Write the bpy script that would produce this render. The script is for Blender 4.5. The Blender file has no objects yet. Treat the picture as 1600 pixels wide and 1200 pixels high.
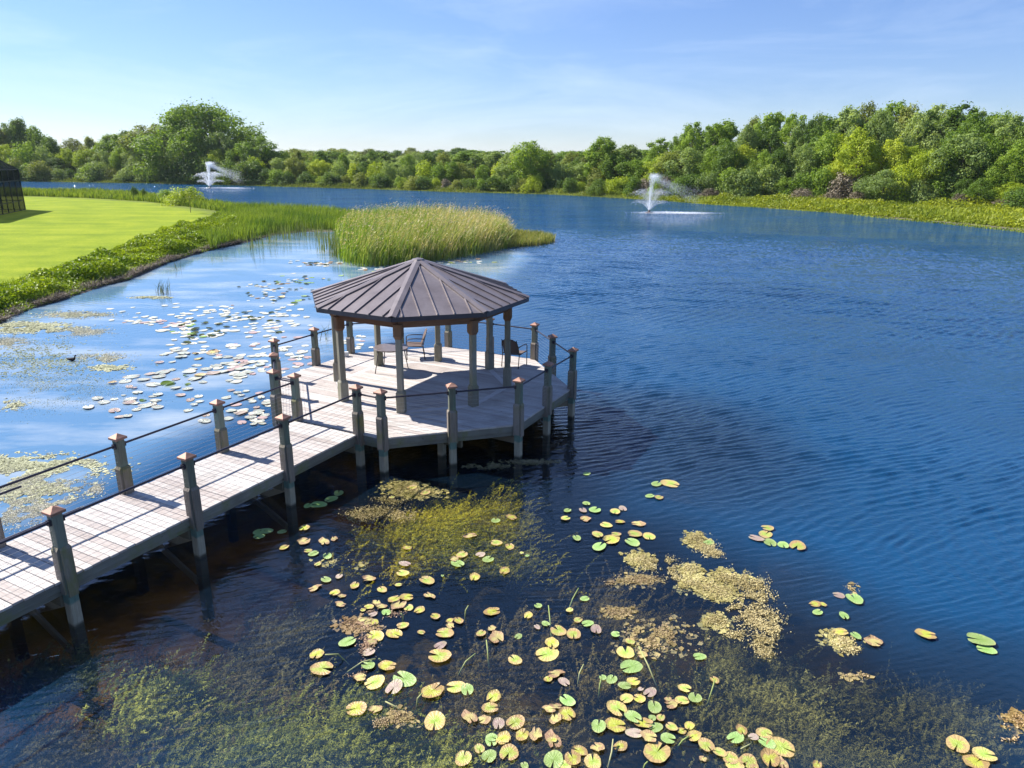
import bpy, math, random
import numpy as np
from mathutils import Matrix, Vector, noise as mnoise

random.seed(7)
RNG = np.random.default_rng(11)
C = bpy.context.scene.collection
SC = bpy.context.scene
PI = math.pi

# ---------------------------------------------------------------- camera
CAM_H, CAM_PITCH, CAM_ROLL, CAM_F = 6.793, 0.303715, -0.0078907, 1125.78   # F in pixels of a 1600 px wide frame
cam_d = bpy.data.cameras.new('camera')
cam = bpy.data.objects.new('camera', cam_d)
C.objects.link(cam)
SC.camera = cam
cam_d.sensor_width = 36.0
cam_d.lens = CAM_F / 1600 * 36.0
cam_d.clip_start = 0.1
cam_d.clip_end = 8000
_fw = Vector((0, math.cos(CAM_PITCH), -math.sin(CAM_PITCH)))
_up = Vector((0, math.sin(CAM_PITCH), math.cos(CAM_PITCH)))
_rt = Vector((1, 0, 0))
_c, _s = math.cos(CAM_ROLL), math.sin(CAM_ROLL)
_R = _rt * _c - _up * _s
_U = _rt * _s + _up * _c
_M = Matrix((_R, _U, -_fw)).transposed().to_4x4()
cam.matrix_world = Matrix.Translation((0, 0, CAM_H)) @ _M

# ---------------------------------------------------------------- light and sky
SUN_EL, SUN_AZ = math.radians(42.0), math.radians(154.8)      # azimuth counted from +X towards +Y
sun_dir = Vector((math.cos(SUN_EL) * math.cos(SUN_AZ), math.cos(SUN_EL) * math.sin(SUN_AZ), math.sin(SUN_EL)))
sl = bpy.data.lights.new('sun', 'SUN')
sl.energy = 4.2
sl.angle = math.radians(0.5)
sl.color = (1.0, 0.95, 0.87)
so = bpy.data.objects.new('sun', sl)
so.rotation_mode = 'QUATERNION'
so.rotation_quaternion = sun_dir.to_track_quat('Z', 'Y')
C.objects.link(so)

W = bpy.data.worlds.new('World')
SC.world = W
W.use_nodes = True
wn, wl = W.node_tree.nodes, W.node_tree.links
wn.clear()
w_out = wn.new('ShaderNodeOutputWorld')
w_bg = wn.new('ShaderNodeBackground')
w_tc = wn.new('ShaderNodeTexCoord')
w_sky = wn.new('ShaderNodeTexSky')
w_sky.sky_type = 'NISHITA'
w_sky.sun_disc = False
w_sky.sun_elevation = SUN_EL
w_sky.sun_rotation = PI / 2 - SUN_AZ
w_sky.air_density = 1.0
w_sky.dust_density = 0.0
w_sky.ozone_density = 1.6
w_bg.inputs['Strength'].default_value = 0.066
w_map = wn.new('ShaderNodeMapping')
w_map.inputs['Scale'].default_value = (1.3, 0.75, 7.0)
w_map.inputs['Rotation'].default_value = (0, 0, 0.35)
w_no = wn.new('ShaderNodeTexNoise')
w_no.inputs['Scale'].default_value = 2.1
w_no.inputs['Detail'].default_value = 9
w_no.inputs['Roughness'].default_value = 0.62
w_no.inputs['Distortion'].default_value = 0.6
w_mr = wn.new('ShaderNodeMapRange')
w_mr.inputs['From Min'].default_value = 0.47
w_mr.inputs['From Max'].default_value = 0.78
w_mr.inputs['To Max'].default_value = 0.24
w_mx = wn.new('ShaderNodeMixRGB')
w_mx.inputs['Color2'].default_value = (7.2, 8.0, 8.8, 1)
wl.new(w_tc.outputs['Generated'], w_map.inputs['Vector'])
wl.new(w_map.outputs['Vector'], w_no.inputs['Vector'])
wl.new(w_no.outputs['Fac'], w_mr.inputs['Value'])
wl.new(w_mr.outputs['Result'], w_mx.inputs['Fac'])
w_ti = wn.new('ShaderNodeMixRGB'); w_ti.blend_type = 'MULTIPLY'; w_ti.inputs['Fac'].default_value = 1.0
w_ti.inputs['Color2'].default_value = (0.75, 0.86, 1.14, 1)
wl.new(w_sky.outputs['Color'], w_ti.inputs['Color1'])
w_sz = wn.new('ShaderNodeSeparateXYZ'); wl.new(w_tc.outputs['Generated'], w_sz.inputs[0])
w_gr = wn.new('ShaderNodeValToRGB'); w_gr.color_ramp.interpolation = 'B_SPLINE'
w_gr.color_ramp.elements[0].position = 0.0; w_gr.color_ramp.elements[0].color = (0.68, 0.67, 0.71, 1)
w_gr.color_ramp.elements[1].position = 0.45; w_gr.color_ramp.elements[1].color = (0.92, 0.96, 1, 1)
wl.new(w_sz.outputs['Z'], w_gr.inputs['Fac'])
w_t2 = wn.new('ShaderNodeMixRGB'); w_t2.blend_type = 'MULTIPLY'; w_t2.inputs['Fac'].default_value = 1.0
wl.new(w_ti.outputs['Color'], w_t2.inputs['Color1']); wl.new(w_gr.outputs['Color'], w_t2.inputs['Color2'])
wl.new(w_t2.outputs['Color'], w_mx.inputs['Color1'])
wl.new(w_mx.outputs['Color'], w_bg.inputs['Color'])
wl.new(w_bg.outputs['Background'], w_out.inputs['Surface'])

SC.view_settings.view_transform = 'Standard'
SC.view_settings.look = 'None'
SC.view_settings.exposure = 1.32
SC.view_settings.gamma = 1.0
SC.view_settings.use_curve_mapping = False
SC.cycles.use_denoising = True
SC.cycles.max_bounces = 7
SC.cycles.transparent_max_bounces = 12
SC.cycles.diffuse_bounces = 3
SC.cycles.glossy_bounces = 3
SC.cycles.caustics_reflective = False
SC.cycles.caustics_refractive = False

# ---------------------------------------------------------------- measuring the place
def ray(px, py):
    a, b = (px - 800) / CAM_F, (600 - py) / CAM_F
    u = a * _c + b * _s
    v = -a * _s + b * _c
    return (u, math.cos(CAM_PITCH) + v * math.sin(CAM_PITCH), -math.sin(CAM_PITCH) + v * math.cos(CAM_PITCH))

def at(px, py, z=0.0):
    d = ray(px, py)
    t = (z - CAM_H) / d[2]
    return (d[0] * t, d[1] * t)

def proj(x, y, z):
    z = z - CAM_H
    fw = y * math.cos(CAM_PITCH) - z * math.sin(CAM_PITCH)
    up = y * math.sin(CAM_PITCH) + z * math.cos(CAM_PITCH)
    u, v = x / fw * CAM_F, up / fw * CAM_F
    return 800 + u * _c - v * _s, 600 - (u * _s + v * _c)

def height_to(x, y, py, lo=0.0, hi=60.0):
    for _ in range(40):
        m = (lo + hi) / 2
        if proj(x, y, m)[1] > py: lo = m
        else: hi = m
    return (lo + hi) / 2

def px_per_m(x, y, z=0.0):
    return CAM_F / (y * math.cos(CAM_PITCH) - (z - CAM_H) * math.sin(CAM_PITCH))

def sdf_poly(P, poly):
    """signed distance to a polygon, positive inside; P (n,2)"""
    P = np.asarray(P, float); poly = np.asarray(poly, float)
    d2 = np.full(len(P), 1e18); ins = np.zeros(len(P), bool)
    n = len(poly)
    for i in range(n):
        a, b = poly[i], poly[(i + 1) % n]
        e = b - a; w = P - a
        t = np.clip((w @ e) / (e @ e), 0, 1)
        q = w - t[:, None] * e
        d2 = np.minimum(d2, (q * q).sum(1))
        c = ((a[1] > P[:, 1]) != (b[1] > P[:, 1]))
        with np.errstate(divide='ignore', invalid='ignore'):
            xx = (b[0] - a[0]) * (P[:, 1] - a[1]) / (b[1] - a[1]) + a[0]
        ins ^= c & (P[:, 0] < xx)
    d = np.sqrt(d2)
    return np.where(ins, d, -d)

def vnoise(P, scale, seed=0, octaves=3):
    """smooth value noise for arrays, -1..1"""
    P = np.asarray(P, float) / scale + seed * 17.31
    out = np.zeros(len(P)); amp = 1.0; tot = 0
    for o in range(octaves):
        i = np.floor(P).astype(np.int64); f = P - i; f = f * f * (3 - 2 * f)
        def h(ix, iy):
            n = (ix * 374761393 + iy * 668265263 + (seed + o) * 1442695) & 0x7fffffff
            n = ((n ^ (n >> 13)) * 1274126177) & 0x7fffffff
            return ((n ^ (n >> 16)) & 0xffff) / 32767.5 - 1
        a = h(i[:, 0], i[:, 1]); b = h(i[:, 0] + 1, i[:, 1])
        c = h(i[:, 0], i[:, 1] + 1); d = h(i[:, 0] + 1, i[:, 1] + 1)
        out += amp * ((a * (1 - f[:, 0]) + b * f[:, 0]) * (1 - f[:, 1]) + (c * (1 - f[:, 0]) + d * f[:, 0]) * f[:, 1])
        tot += amp; amp *= 0.5; P = P * 2.03 + 5.7
    return out / tot

# ---------------------------------------------------------------- objects, things and parts
def thing(name, label, cat, loc=(0, 0, 0), group=None, rotz=0.0):
    o = bpy.data.objects.new(name, None)
    o.empty_display_size = 0.2
    o.location = loc; o.rotation_euler = (0, 0, rotz)
    C.objects.link(o)
    o['label'] = label; o['category'] = cat
    if group: o['group'] = group
    return o

def tag(o, label, cat, group=None):
    o['label'] = label; o['category'] = cat
    if group: o['group'] = group
    return o

def link(name, me, parent=None, loc=(0, 0, 0), rotz=0.0, scale=None):
    o = bpy.data.objects.new(name, me)
    o.location = loc; o.rotation_euler = (0, 0, rotz)
    if scale is not None: o.scale = scale
    C.objects.link(o)
    if parent is not None: o.parent = parent
    return o

class MB:
    def __init__(s): s.v = []; s.f = []
    def add(s, v, f):
        n = len(s.v); s.v += [tuple(p) for p in v]; s.f += [tuple(i + n for i in q) for q in f]; return s
    def box(s, c, d, rz=0.0):
        x, y, z = [k / 2 for k in d]; cs, sn = math.cos(rz), math.sin(rz)
        v = []
        for dz in (-z, z):
            for dx, dy in ((-x, -y), (x, -y), (x, y), (-x, y)):
                v.append((c[0] + dx * cs - dy * sn, c[1] + dx * sn + dy * cs, c[2] + dz))
        return s.add(v, [(3, 2, 1, 0), (4, 5, 6, 7), (0, 1, 5, 4), (1, 2, 6, 5), (2, 3, 7, 6), (3, 0, 4, 7)])
    def prism(s, poly, z0, z1):
        n = len(poly)
        if sum(poly[i][0] * poly[(i + 1) % n][1] - poly[(i + 1) % n][0] * poly[i][1] for i in range(n)) < 0: poly = poly[::-1]
        v = [(p[0], p[1], z0) for p in poly] + [(p[0], p[1], z1) for p in poly]
        return s.add(v, [tuple(range(n - 1, -1, -1)), tuple(range(n, 2 * n))] + [(i, (i + 1) % n, (i + 1) % n + n, i + n) for i in range(n)])
    def loft(s, rings):
        """stack of closed rings with the same point count"""
        n = len(rings[0]); v = [p for r in rings for p in r]; f = [tuple(range(n - 1, -1, -1))]
        for k in range(len(rings) - 1):
            for i in range(n):
                j = (i + 1) % n
                f.append((k * n + i, k * n + j, (k + 1) * n + j, (k + 1) * n + i))
        f.append(tuple(range((len(rings) - 1) * n, len(rings) * n)))
        return s.add(v, f)
    def tube(s, pts, r, n=8):
        pts = [Vector(p) for p in pts]
        rs = r if isinstance(r, (list, tuple)) else [r] * len(pts)
        rings = []; prev = None
        for i, p in enumerate(pts):
            t = (pts[min(i + 1, len(pts) - 1)] - pts[max(i - 1, 0)]).normalized()
            if prev is None:
                a = t.orthogonal().normalized()
            else:
                a = (prev - t * prev.dot(t)).normalized()
            prev = a; b = t.cross(a)
            rings.append([p + (a * math.cos(2 * PI * k / n) + b * math.sin(2 * PI * k / n)) * rs[i] for k in range(n)])
        return s.loft(rings)
    def mesh(s, name, mat, smooth=False, bevel=0.0):
        me = bpy.data.meshes.new(name)
        me.from_pydata(s.v, [], s.f)
        if mat: me.materials.append(mat)
        if smooth: me.shade_smooth()
        me.update()
        if bevel:
            import bmesh
            bm = bmesh.new(); bm.from_mesh(me)
            bmesh.ops.bevel(bm, geom=[e for e in bm.edges if e.calc_face_angle(0) > 0.5], offset=bevel, segments=1, affect='EDGES', profile=0.5, clamp_overlap=True)
            bm.to_mesh(me); bm.free()
        return me

def cloud_mesh(name, verts, nper, faces_local, mat, col=None):
    """verts (k*nper,3): k copies of a small patch whose faces are faces_local"""
    k = len(verts) // nper
    me = bpy.data.meshes.new(name)
    me.vertices.add(len(verts))
    me.vertices.foreach_set('co', np.ascontiguousarray(verts, np.float32).ravel())
    off = np.arange(k) * nper
    loops = []; totals = []
    fl = np.concatenate([np.array(f) for f in faces_local]); tl = np.array([len(f) for f in faces_local])
    li = (off[:, None] + fl[None, :]).ravel()
    tt = np.tile(tl, k)
    me.loops.add(len(li)); me.loops.foreach_set('vertex_index', li.astype(np.int32))
    st = np.concatenate([[0], np.cumsum(tt)[:-1]])
    me.polygons.add(len(tt)); me.polygons.foreach_set('loop_start', st.astype(np.int32))
    me.polygons.foreach_set('loop_total', tt.astype(np.int32))
    if col is not None:
        a = me.color_attributes.new('Col', 'FLOAT_COLOR', 'POINT')
        cc = np.ones((len(verts), 4), np.float32); cc[:, :3] = np.repeat(col, nper, 0) if len(col) == k else col
        a.data.foreach_set('color', cc.ravel())
    if mat: me.materials.append(mat)
    me.update(calc_edges=True)
    return me

# ---------------------------------------------------------------- materials
def newmat(name):
    m = bpy.data.materials.new(name); m.use_nodes = True
    nt = m.node_tree; nt.nodes.clear()
    out = nt.nodes.new('ShaderNodeOutputMaterial')
    return m, nt, out

def N(nt, typ, **kw):
    n = nt.nodes.new('ShaderNode' + typ)
    for k, v in kw.items():
        if k in n.inputs: n.inputs[k].default_value = v
        else: setattr(n, k, v)
    return n

def L(nt, a, b): nt.links.new(a, b)

def ramp(nt, fac, stops):
    r = nt.nodes.new('ShaderNodeValToRGB')
    e = r.color_ramp.elements
    while len(e) < len(stops): e.new(0.5)
    for el, (p, c) in zip(e, stops):
        el.position = p; el.color = (*c, 1)
    nt.links.new(fac, r.inputs['Fac'])
    return r.outputs['Color']

def mixc(nt, fac, a, b, mode='MIX'):
    m = nt.nodes.new('ShaderNodeMixRGB'); m.blend_type = mode
    for s, v in ((m.inputs['Fac'], fac), (m.inputs['Color1'], a), (m.inputs['Color2'], b)):
        if hasattr(v, 'links'): nt.links.new(v, s)
        elif isinstance(v, tuple): s.default_value = (*v, 1)
        else: s.default_value = v
    return m.outputs['Color']

def mathn(nt, op, a, b=None, clamp=False):
    m = nt.nodes.new('ShaderNodeMath'); m.operation = op; m.use_clamp = clamp
    for i, v in enumerate((a, b)):
        if v is None: continue
        if hasattr(v, 'links'): nt.links.new(v, m.inputs[i])
        else: m.inputs[i].default_value = v
    return m.outputs[0]

def noise(nt, vec, scale, detail=4, rough=0.55, scl=None, dist=0.0):
    if scl is not None:
        mp = N(nt, 'Mapping'); mp.inputs['Scale'].default_value = scl
        L(nt, vec, mp.inputs['Vector']); vec = mp.outputs['Vector']
    n = N(nt, 'TexNoise', Scale=scale, Detail=detail, Roughness=rough, Distortion=dist)
    L(nt, vec, n.inputs['Vector'])
    return n.outputs['Fac']

def principled(nt, out, color, rough=0.7, spec=0.3, metal=0.0, bump=None, bstr=0.3, bdist=0.01):
    p = N(nt, 'BsdfPrincipled')
    if hasattr(color, 'links'): L(nt, color, p.inputs['Base Color'])
    else: p.inputs['Base Color'].default_value = (*color, 1)
    if hasattr(rough, 'links'): L(nt, rough, p.inputs['Roughness'])
    else: p.inputs['Roughness'].default_value = rough
    p.inputs['Specular IOR Level'].default_value = spec
    p.inputs['Metallic'].default_value = metal
    if bump is not None:
        b = N(nt, 'Bump', Strength=bstr, Distance=bdist); L(nt, bump, b.inputs['Height'])
        L(nt, b.outputs['Normal'], p.inputs['Normal'])
    L(nt, p.outputs['BSDF'], out.inputs['Surface'])
    return p

def wood(name, stops, grain=(1.2, 26, 26), stain=0.35, stain_col=(0.09, 0.075, 0.065), green=None, bstr=0.5):
    """weathered timber: grain runs along local X"""
    m, nt, out = newmat(name)
    tc = N(nt, 'TexCoord'); oi = N(nt, 'ObjectInfo'); geo = N(nt, 'NewGeometry')
    off = N(nt, 'VectorMath', operation='ADD')
    sc = N(nt, 'VectorMath', operation='SCALE'); sc.inputs['Scale'].default_value = 37.0
    cmb = N(nt, 'CombineXYZ'); L(nt, oi.outputs['Random'], cmb.inputs[0]); L(nt, oi.outputs['Random'], cmb.inputs[1])
    L(nt, cmb.outputs[0], sc.inputs[0]); L(nt, tc.outputs['Object'], off.inputs[0]); L(nt, sc.outputs[0], off.inputs[1])
    g = noise(nt, off.outputs[0], 3.0, 6, 0.65, grain)
    big = noise(nt, off.outputs[0], 1.6, 3, 0.5, (1, 2.5, 2.5))
    f = mathn(nt, 'ADD', mathn(nt, 'MULTIPLY', g, 0.76), mathn(nt, 'MULTIPLY', oi.outputs['Random'], 0.24))
    col = ramp(nt, f, stops)
    st = noise(nt, geo.outputs['Position'], 1.1, 6, 0.62)
    sf = N(nt, 'MapRange'); sf.inputs['From Min'].default_value = 0.53; sf.inputs['From Max'].default_value = 0.72; sf.inputs['To Max'].default_value = stain
    L(nt, st, sf.inputs['Value'])
    col = mixc(nt, sf.outputs[0], col, stain_col)
    kn = noise(nt, off.outputs[0], 9.0, 2, 0.5, (1, 2, 2))
    kf = N(nt, 'MapRange'); kf.inputs['From Min'].default_value = 0.71; kf.inputs['From Max'].default_value = 0.76; kf.inputs['To Max'].default_value = 0.7
    L(nt, kn, kf.inputs['Value'])
    col = mixc(nt, kf.outputs[0], col, tuple(c * 0.35 for c in stops[0][1]))
    if green:
        gn = noise(nt, geo.outputs['Position'], 2.3, 4, 0.6, (1, 1, 0.6))
        gf = N(nt, 'MapRange'); gf.inputs['From Min'].default_value = green[1]; gf.inputs['From Max'].default_value = green[1] + 0.16; gf.inputs['To Max'].default_value = green[2]
        L(nt, gn, gf.inputs['Value'])
        col = mixc(nt, gf.outputs[0], col, green[0])
    principled(nt, out, col, 0.82, 0.2, bump=g, bstr=bstr, bdist=0.004)
    return m

M = {}
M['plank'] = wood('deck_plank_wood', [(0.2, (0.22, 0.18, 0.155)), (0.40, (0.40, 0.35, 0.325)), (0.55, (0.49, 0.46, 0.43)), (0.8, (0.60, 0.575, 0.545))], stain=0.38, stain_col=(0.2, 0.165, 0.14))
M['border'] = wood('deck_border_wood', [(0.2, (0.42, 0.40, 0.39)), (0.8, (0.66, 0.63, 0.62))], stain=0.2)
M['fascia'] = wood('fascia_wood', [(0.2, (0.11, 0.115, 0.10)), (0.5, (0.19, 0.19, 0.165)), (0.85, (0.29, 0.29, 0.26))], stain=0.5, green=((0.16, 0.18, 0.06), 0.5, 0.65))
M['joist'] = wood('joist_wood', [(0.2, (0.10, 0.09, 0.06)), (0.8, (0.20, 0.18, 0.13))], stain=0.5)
M['brace'] = wood('brace_wood', [(0.2, (0.20, 0.16, 0.11)), (0.8, (0.36, 0.31, 0.23))], stain=0.4)
UP = (26, 26, 1.2)
M['post'] = wood('post_wood', [(0.2, (0.085, 0.095, 0.07)), (0.5, (0.165, 0.18, 0.145)), (0.85, (0.27, 0.28, 0.235))], UP, 0.45, (0.10, 0.085, 0.06), ((0.12, 0.25, 0.20), 0.52, 0.42))
M['sleeve'] = wood('sleeve_wood', [(0.2, (0.13, 0.105, 0.085)), (0.5, (0.225, 0.195, 0.165)), (0.85, (0.35, 0.31, 0.27))], UP, 0.5, (0.07, 0.055, 0.04), ((0.16, 0.17, 0.05), 0.5, 0.7))
M['column'] = wood('column_wood', [(0.2, (0.13, 0.115, 0.085)), (0.5, (0.235, 0.22, 0.175)), (0.85, (0.35, 0.33, 0.27))], UP, 0.5, (0.14, 0.10, 0.06), ((0.22, 0.22, 0.11), 0.52, 0.5))
M['brown'] = wood('beam_wood', [(0.2, (0.10, 0.045, 0.025)), (0.5, (0.19, 0.10, 0.065)), (0.85, (0.29, 0.18, 0.12))], (1.2, 20, 20), 0.4, (0.06, 0.03, 0.02))
M['capital'] = wood('capital_wood', [(0.2, (0.13, 0.06, 0.03)), (0.5, (0.22, 0.125, 0.075)), (0.85, (0.30, 0.20, 0.13))], UP, 0.4, (0.07, 0.035, 0.02))

def simple(name, col, rough=0.5, spec=0.4, metal=0.0, var=0.15, nscale=6.0, bstr=0.15):
    m, nt, out = newmat(name)
    tc = N(nt, 'TexCoord')
    n = noise(nt, tc.outputs['Object'], nscale, 5, 0.6)
    c = ramp(nt, n, [(0.3, tuple(k * (1 - var) for k in col)), (0.7, tuple(min(1, k * (1 + var)) for k in col))])
    r = N(nt, 'MapRange'); r.inputs['To Min'].default_value = max(0, rough - 0.1); r.inputs['To Max'].default_value = min(1, rough + 0.15); L(nt, n, r.inputs['Value'])
    principled(nt, out, c, r.outputs[0], spec, metal, bump=n, bstr=bstr, bdist=0.003)
    return m
M['copper'] = simple('copper_cap', (0.30, 0.165, 0.12), 0.6, 0.4, 0.3, 0.4, 9)
M['rail'] = simple('dark_rail_metal', (0.030, 0.027, 0.042), 0.38, 0.5, 0.3, 0.2)
M['cable'] = simple('steel_cable', (0.30, 0.30, 0.31), 0.35, 0.6, 0.6, 0.1)
M['bronze'] = simple('bronze_furniture', (0.055, 0.042, 0.040), 0.45, 0.5, 0.2, 0.2)
M['sling'] = simple('sling_fabric', (0.13, 0.095, 0.085), 0.8, 0.2, 0, 0.25, 40)
M['tabletop'] = simple('tabletop', (0.16, 0.13, 0.125), 0.38, 0.5, 0.1, 0.25, 12)
M['fascia_metal'] = simple('dark_fascia_metal', (0.045, 0.04, 0.055), 0.4, 0.5, 0.2, 0.2)
M['frame_metal'] = simple('enclosure_frame', (0.012, 0.016, 0.022), 0.5, 0.4, 0.2, 0.2)
M['duck'] = simple('duck_feathers', (0.035, 0.028, 0.026), 0.7, 0.2, 0, 0.3, 30)
M['float'] = simple('fountain_float', (0.06, 0.035, 0.03), 0.5, 0.4, 0, 0.2)
M['whitebox'] = simple('white_plastic', (0.6, 0.6, 0.6), 0.5, 0.4, 0, 0.1)
M['bark'] = simple('bark', (0.14, 0.115, 0.09), 0.9, 0.1, 0, 0.4, 5, 0.6)
M['deadwood'] = simple('dead_wood', (0.24, 0.19, 0.145), 0.9, 0.1, 0, 0.4, 8, 0.5)

# roof sheet: faint pans, chalky wear
m, nt, out = newmat('roof_metal')
geo = N(nt, 'NewGeometry'); tc = N(nt, 'TexCoord')
n1 = noise(nt, tc.outputs['Object'], 1.7, 5, 0.6); n2 = noise(nt, tc.outputs['Object'], 14, 3, 0.5)
cc = ramp(nt, n1, [(0.3, (0.150, 0.124, 0.122)), (0.5, (0.185, 0.156, 0.155)), (0.7, (0.215, 0.184, 0.182))])
cc = mixc(nt, 0.18, cc, n2, 'OVERLAY')
dr = noise(nt, tc.outputs['Object'], 30, 2, 0.5); drf = N(nt, 'MapRange'); drf.inputs['From Min'].default_value = 0.74; drf.inputs['From Max'].default_value = 0.78; L(nt, dr, drf.inputs['Value'])
cc = mixc(nt, mathn(nt, 'MULTIPLY', drf.outputs[0], .5), cc, (0.5, 0.5, 0.48))
principled(nt, out, cc, 0.42, 0.5, 0.25, bump=n1, bstr=0.08, bdist=0.02)
M['roof'] = m
M['soffit'] = M['brown']

# pile: bleached band towards the water, verdigris above it, dark wet line
m, nt, out = newmat('pile_wood')
geo = N(nt, 'NewGeometry'); tc = N(nt, 'TexCoord'); sp = N(nt, 'SeparateXYZ'); L(nt, geo.outputs['Position'], sp.inputs[0])
g = noise(nt, tc.outputs['Object'], 3, 5, 0.6, UP); wob = noise(nt, geo.outputs['Position'], 9, 3, 0.6)
h = mathn(nt, 'ADD', sp.outputs['Z'], mathn(nt, 'MULTIPLY', mathn(nt, 'SUBTRACT', wob, 0.5), 0.07))
base = ramp(nt, g, [(0.25, (0.22, 0.195, 0.14)), (0.75, (0.46, 0.42, 0.32))])
teal = ramp(nt, g, [(0.25, (0.08, 0.12, 0.10)), (0.75, (0.18, 0.28, 0.235))])
f1 = N(nt, 'MapRange'); f1.inputs['From Min'].default_value = 0.40; f1.inputs['From Max'].default_value = 0.44; L(nt, h, f1.inputs['Value'])
cc = mixc(nt, f1.outputs[0], base, teal)
f2 = N(nt, 'MapRange'); f2.inputs['From Min'].default_value = 0.03; f2.inputs['From Max'].default_value = 0.09; f2.inputs['To Min'].default_value = 0.85; f2.inputs['To Max'].default_value = 0.0; L(nt, h, f2.inputs['Value'])
cc = mixc(nt, f2.outputs[0], cc, (0.03, 0.028, 0.02))
principled(nt, out, cc, 0.85, 0.2, bump=g, bstr=0.5, bdist=0.004)
M['pile'] = m

def leafmat(name, stops, rnd=0.5, trans=0.42, rough=0.55, hue_noise=0.0, vcol=False, nscale=0.45, spec=0.25, tint=(1.25, 1.2, 0.55)):
    m, nt, out = newmat(name)
    tc = N(nt, 'TexCoord'); oi = N(nt, 'ObjectInfo')
    if vcol:
        at_ = N(nt, 'Attribute', attribute_name='Col'); col = at_.outputs['Color']
        n = noise(nt, tc.outputs['Object'], 1.3, 3, 0.6)
        col = mixc(nt, 0.35, col, n, 'OVERLAY')
    else:
        n = noise(nt, tc.outputs['Object'], nscale, 3, 0.6)
        f = mathn(nt, 'ADD', mathn(nt, 'MULTIPLY', n, 1 - rnd), mathn(nt, 'MULTIPLY', oi.outputs['Random'], rnd))
        col = ramp(nt, f, stops)
    p = N(nt, 'BsdfPrincipled'); p.inputs['Roughness'].default_value = rough; p.inputs['Specular IOR Level'].default_value = spec
    L(nt, col, p.inputs['Base Color'])
    t = N(nt, 'BsdfTranslucent'); L(nt, mixc(nt, 1.0, col, tint, 'MULTIPLY'), t.inputs['Color'])
    mx = N(nt, 'MixShader'); mx.inputs['Fac'].default_value = trans
    L(nt, p.outputs[0], mx.inputs[1]); L(nt, t.outputs[0], mx.inputs[2]); L(nt, mx.outputs[0], out.inputs['Surface'])
    return m
LEAF = [
    leafmat('leaf_mid_green', [(0.25, (0.112, 0.192, 0.023)), (0.55, (0.186, 0.291, 0.034)), (0.8, (0.267, 0.377, 0.047))]),
    leafmat('leaf_dark_green', [(0.25, (0.071, 0.136, 0.023)), (0.55, (0.119, 0.199, 0.031)), (0.8, (0.171, 0.256, 0.044))]),
    leafmat('leaf_pale_green', [(0.25, (0.178, 0.256, 0.072)), (0.55, (0.267, 0.356, 0.104)), (0.8, (0.356, 0.441, 0.150))]),
    leafmat('leaf_yellow_green', [(0.25, (0.252, 0.342, 0.023)), (0.55, (0.356, 0.441, 0.034)), (0.8, (0.459, 0.512, 0.052))]),
    leafmat('leaf_olive_green', [(0.25, (0.163, 0.199, 0.039)), (0.55, (0.237, 0.284, 0.055)), (0.8, (0.311, 0.348, 0.085))]),
    leafmat('twig_brown', [(0.25, (0.130, 0.105, 0.070)), (0.8, (0.260, 0.215, 0.150))], trans=0.1),
]
M['grass_blades'] = leafmat('grass_blades', None, vcol=True, trans=0.35, rough=0.5)
M['weed'] = leafmat('submerged_weed', None, vcol=True, trans=0.3, rough=0.7, spec=0.0)
M['mat'] = leafmat('floating_algae', None, vcol=True, trans=0.15, rough=0.8, spec=0.15, tint=(1, 1, 0.9))

def padmat(name, inner, outer, brown, bfac, rough=0.38):
    m, nt, out = newmat(name)
    tc = N(nt, 'TexCoord'); oi = N(nt, 'ObjectInfo')
    ln = N(nt, 'VectorMath', operation='LENGTH'); L(nt, tc.outputs['Object'], ln.inputs[0])
    sep = N(nt, 'SeparateXYZ'); L(nt, tc.outputs['Object'], sep.inputs[0])
    ang = mathn(nt, 'ARCTAN2', sep.outputs['Y'], sep.outputs['X'])
    vein = mathn(nt, 'POWER', mathn(nt, 'ABSOLUTE', mathn(nt, 'SINE', mathn(nt, 'MULTIPLY', ang, 9))), 0.35)
    add = N(nt, 'VectorMath', operation='ADD'); cmb = N(nt, 'CombineXYZ')
    L(nt, mathn(nt, 'MULTIPLY', oi.outputs['Random'], 57), cmb.inputs[2]); L(nt, tc.outputs['Object'], add.inputs[0]); L(nt, cmb.outputs[0], add.inputs[1])
    n = noise(nt, add.outputs[0], 3.2, 6, 0.65); n2 = noise(nt, add.outputs[0], 1.3, 2, 0.5)
    r = mathn(nt, 'ADD', ln.outputs['Value'], mathn(nt, 'MULTIPLY', mathn(nt, 'SUBTRACT', n, 0.5), 0.9))
    c = mixc(nt, mathn(nt, 'MULTIPLY', r, 0.95, True), inner, outer)
    c = mixc(nt, mathn(nt, 'MULTIPLY', mathn(nt, 'SUBTRACT', 1.0, vein), 0.25), c, inner)
    bf = mathn(nt, 'ADD', mathn(nt, 'MULTIPLY', r, 0.45), mathn(nt, 'MULTIPLY', n2, 0.9))
    mr = N(nt, 'MapRange'); mr.inputs['From Min'].default_value = 1.05 - bfac; mr.inputs['From Max'].default_value = 1.2 - bfac; L(nt, bf, mr.inputs['Value'])
    c = mixc(nt, mr.outputs[0], c, brown)
    hs = N(nt, 'HueSaturation'); L(nt, c, hs.inputs['Color'])
    L(nt, mathn(nt, 'ADD', 0.8, mathn(nt, 'MULTIPLY', oi.outputs['Random'], 0.4)), hs.inputs['Value'])
    L(nt, mathn(nt, 'ADD', 0.485, mathn(nt, 'MULTIPLY', oi.outputs['Random'], 0.03)), hs.inputs['Hue'])
    p = principled(nt, out, hs.outputs[0], rough, 0.5, bump=mathn(nt, 'ADD', n, mathn(nt, 'MULTIPLY', vein, 0.4)), bstr=0.5, bdist=0.03)
    return m
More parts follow.
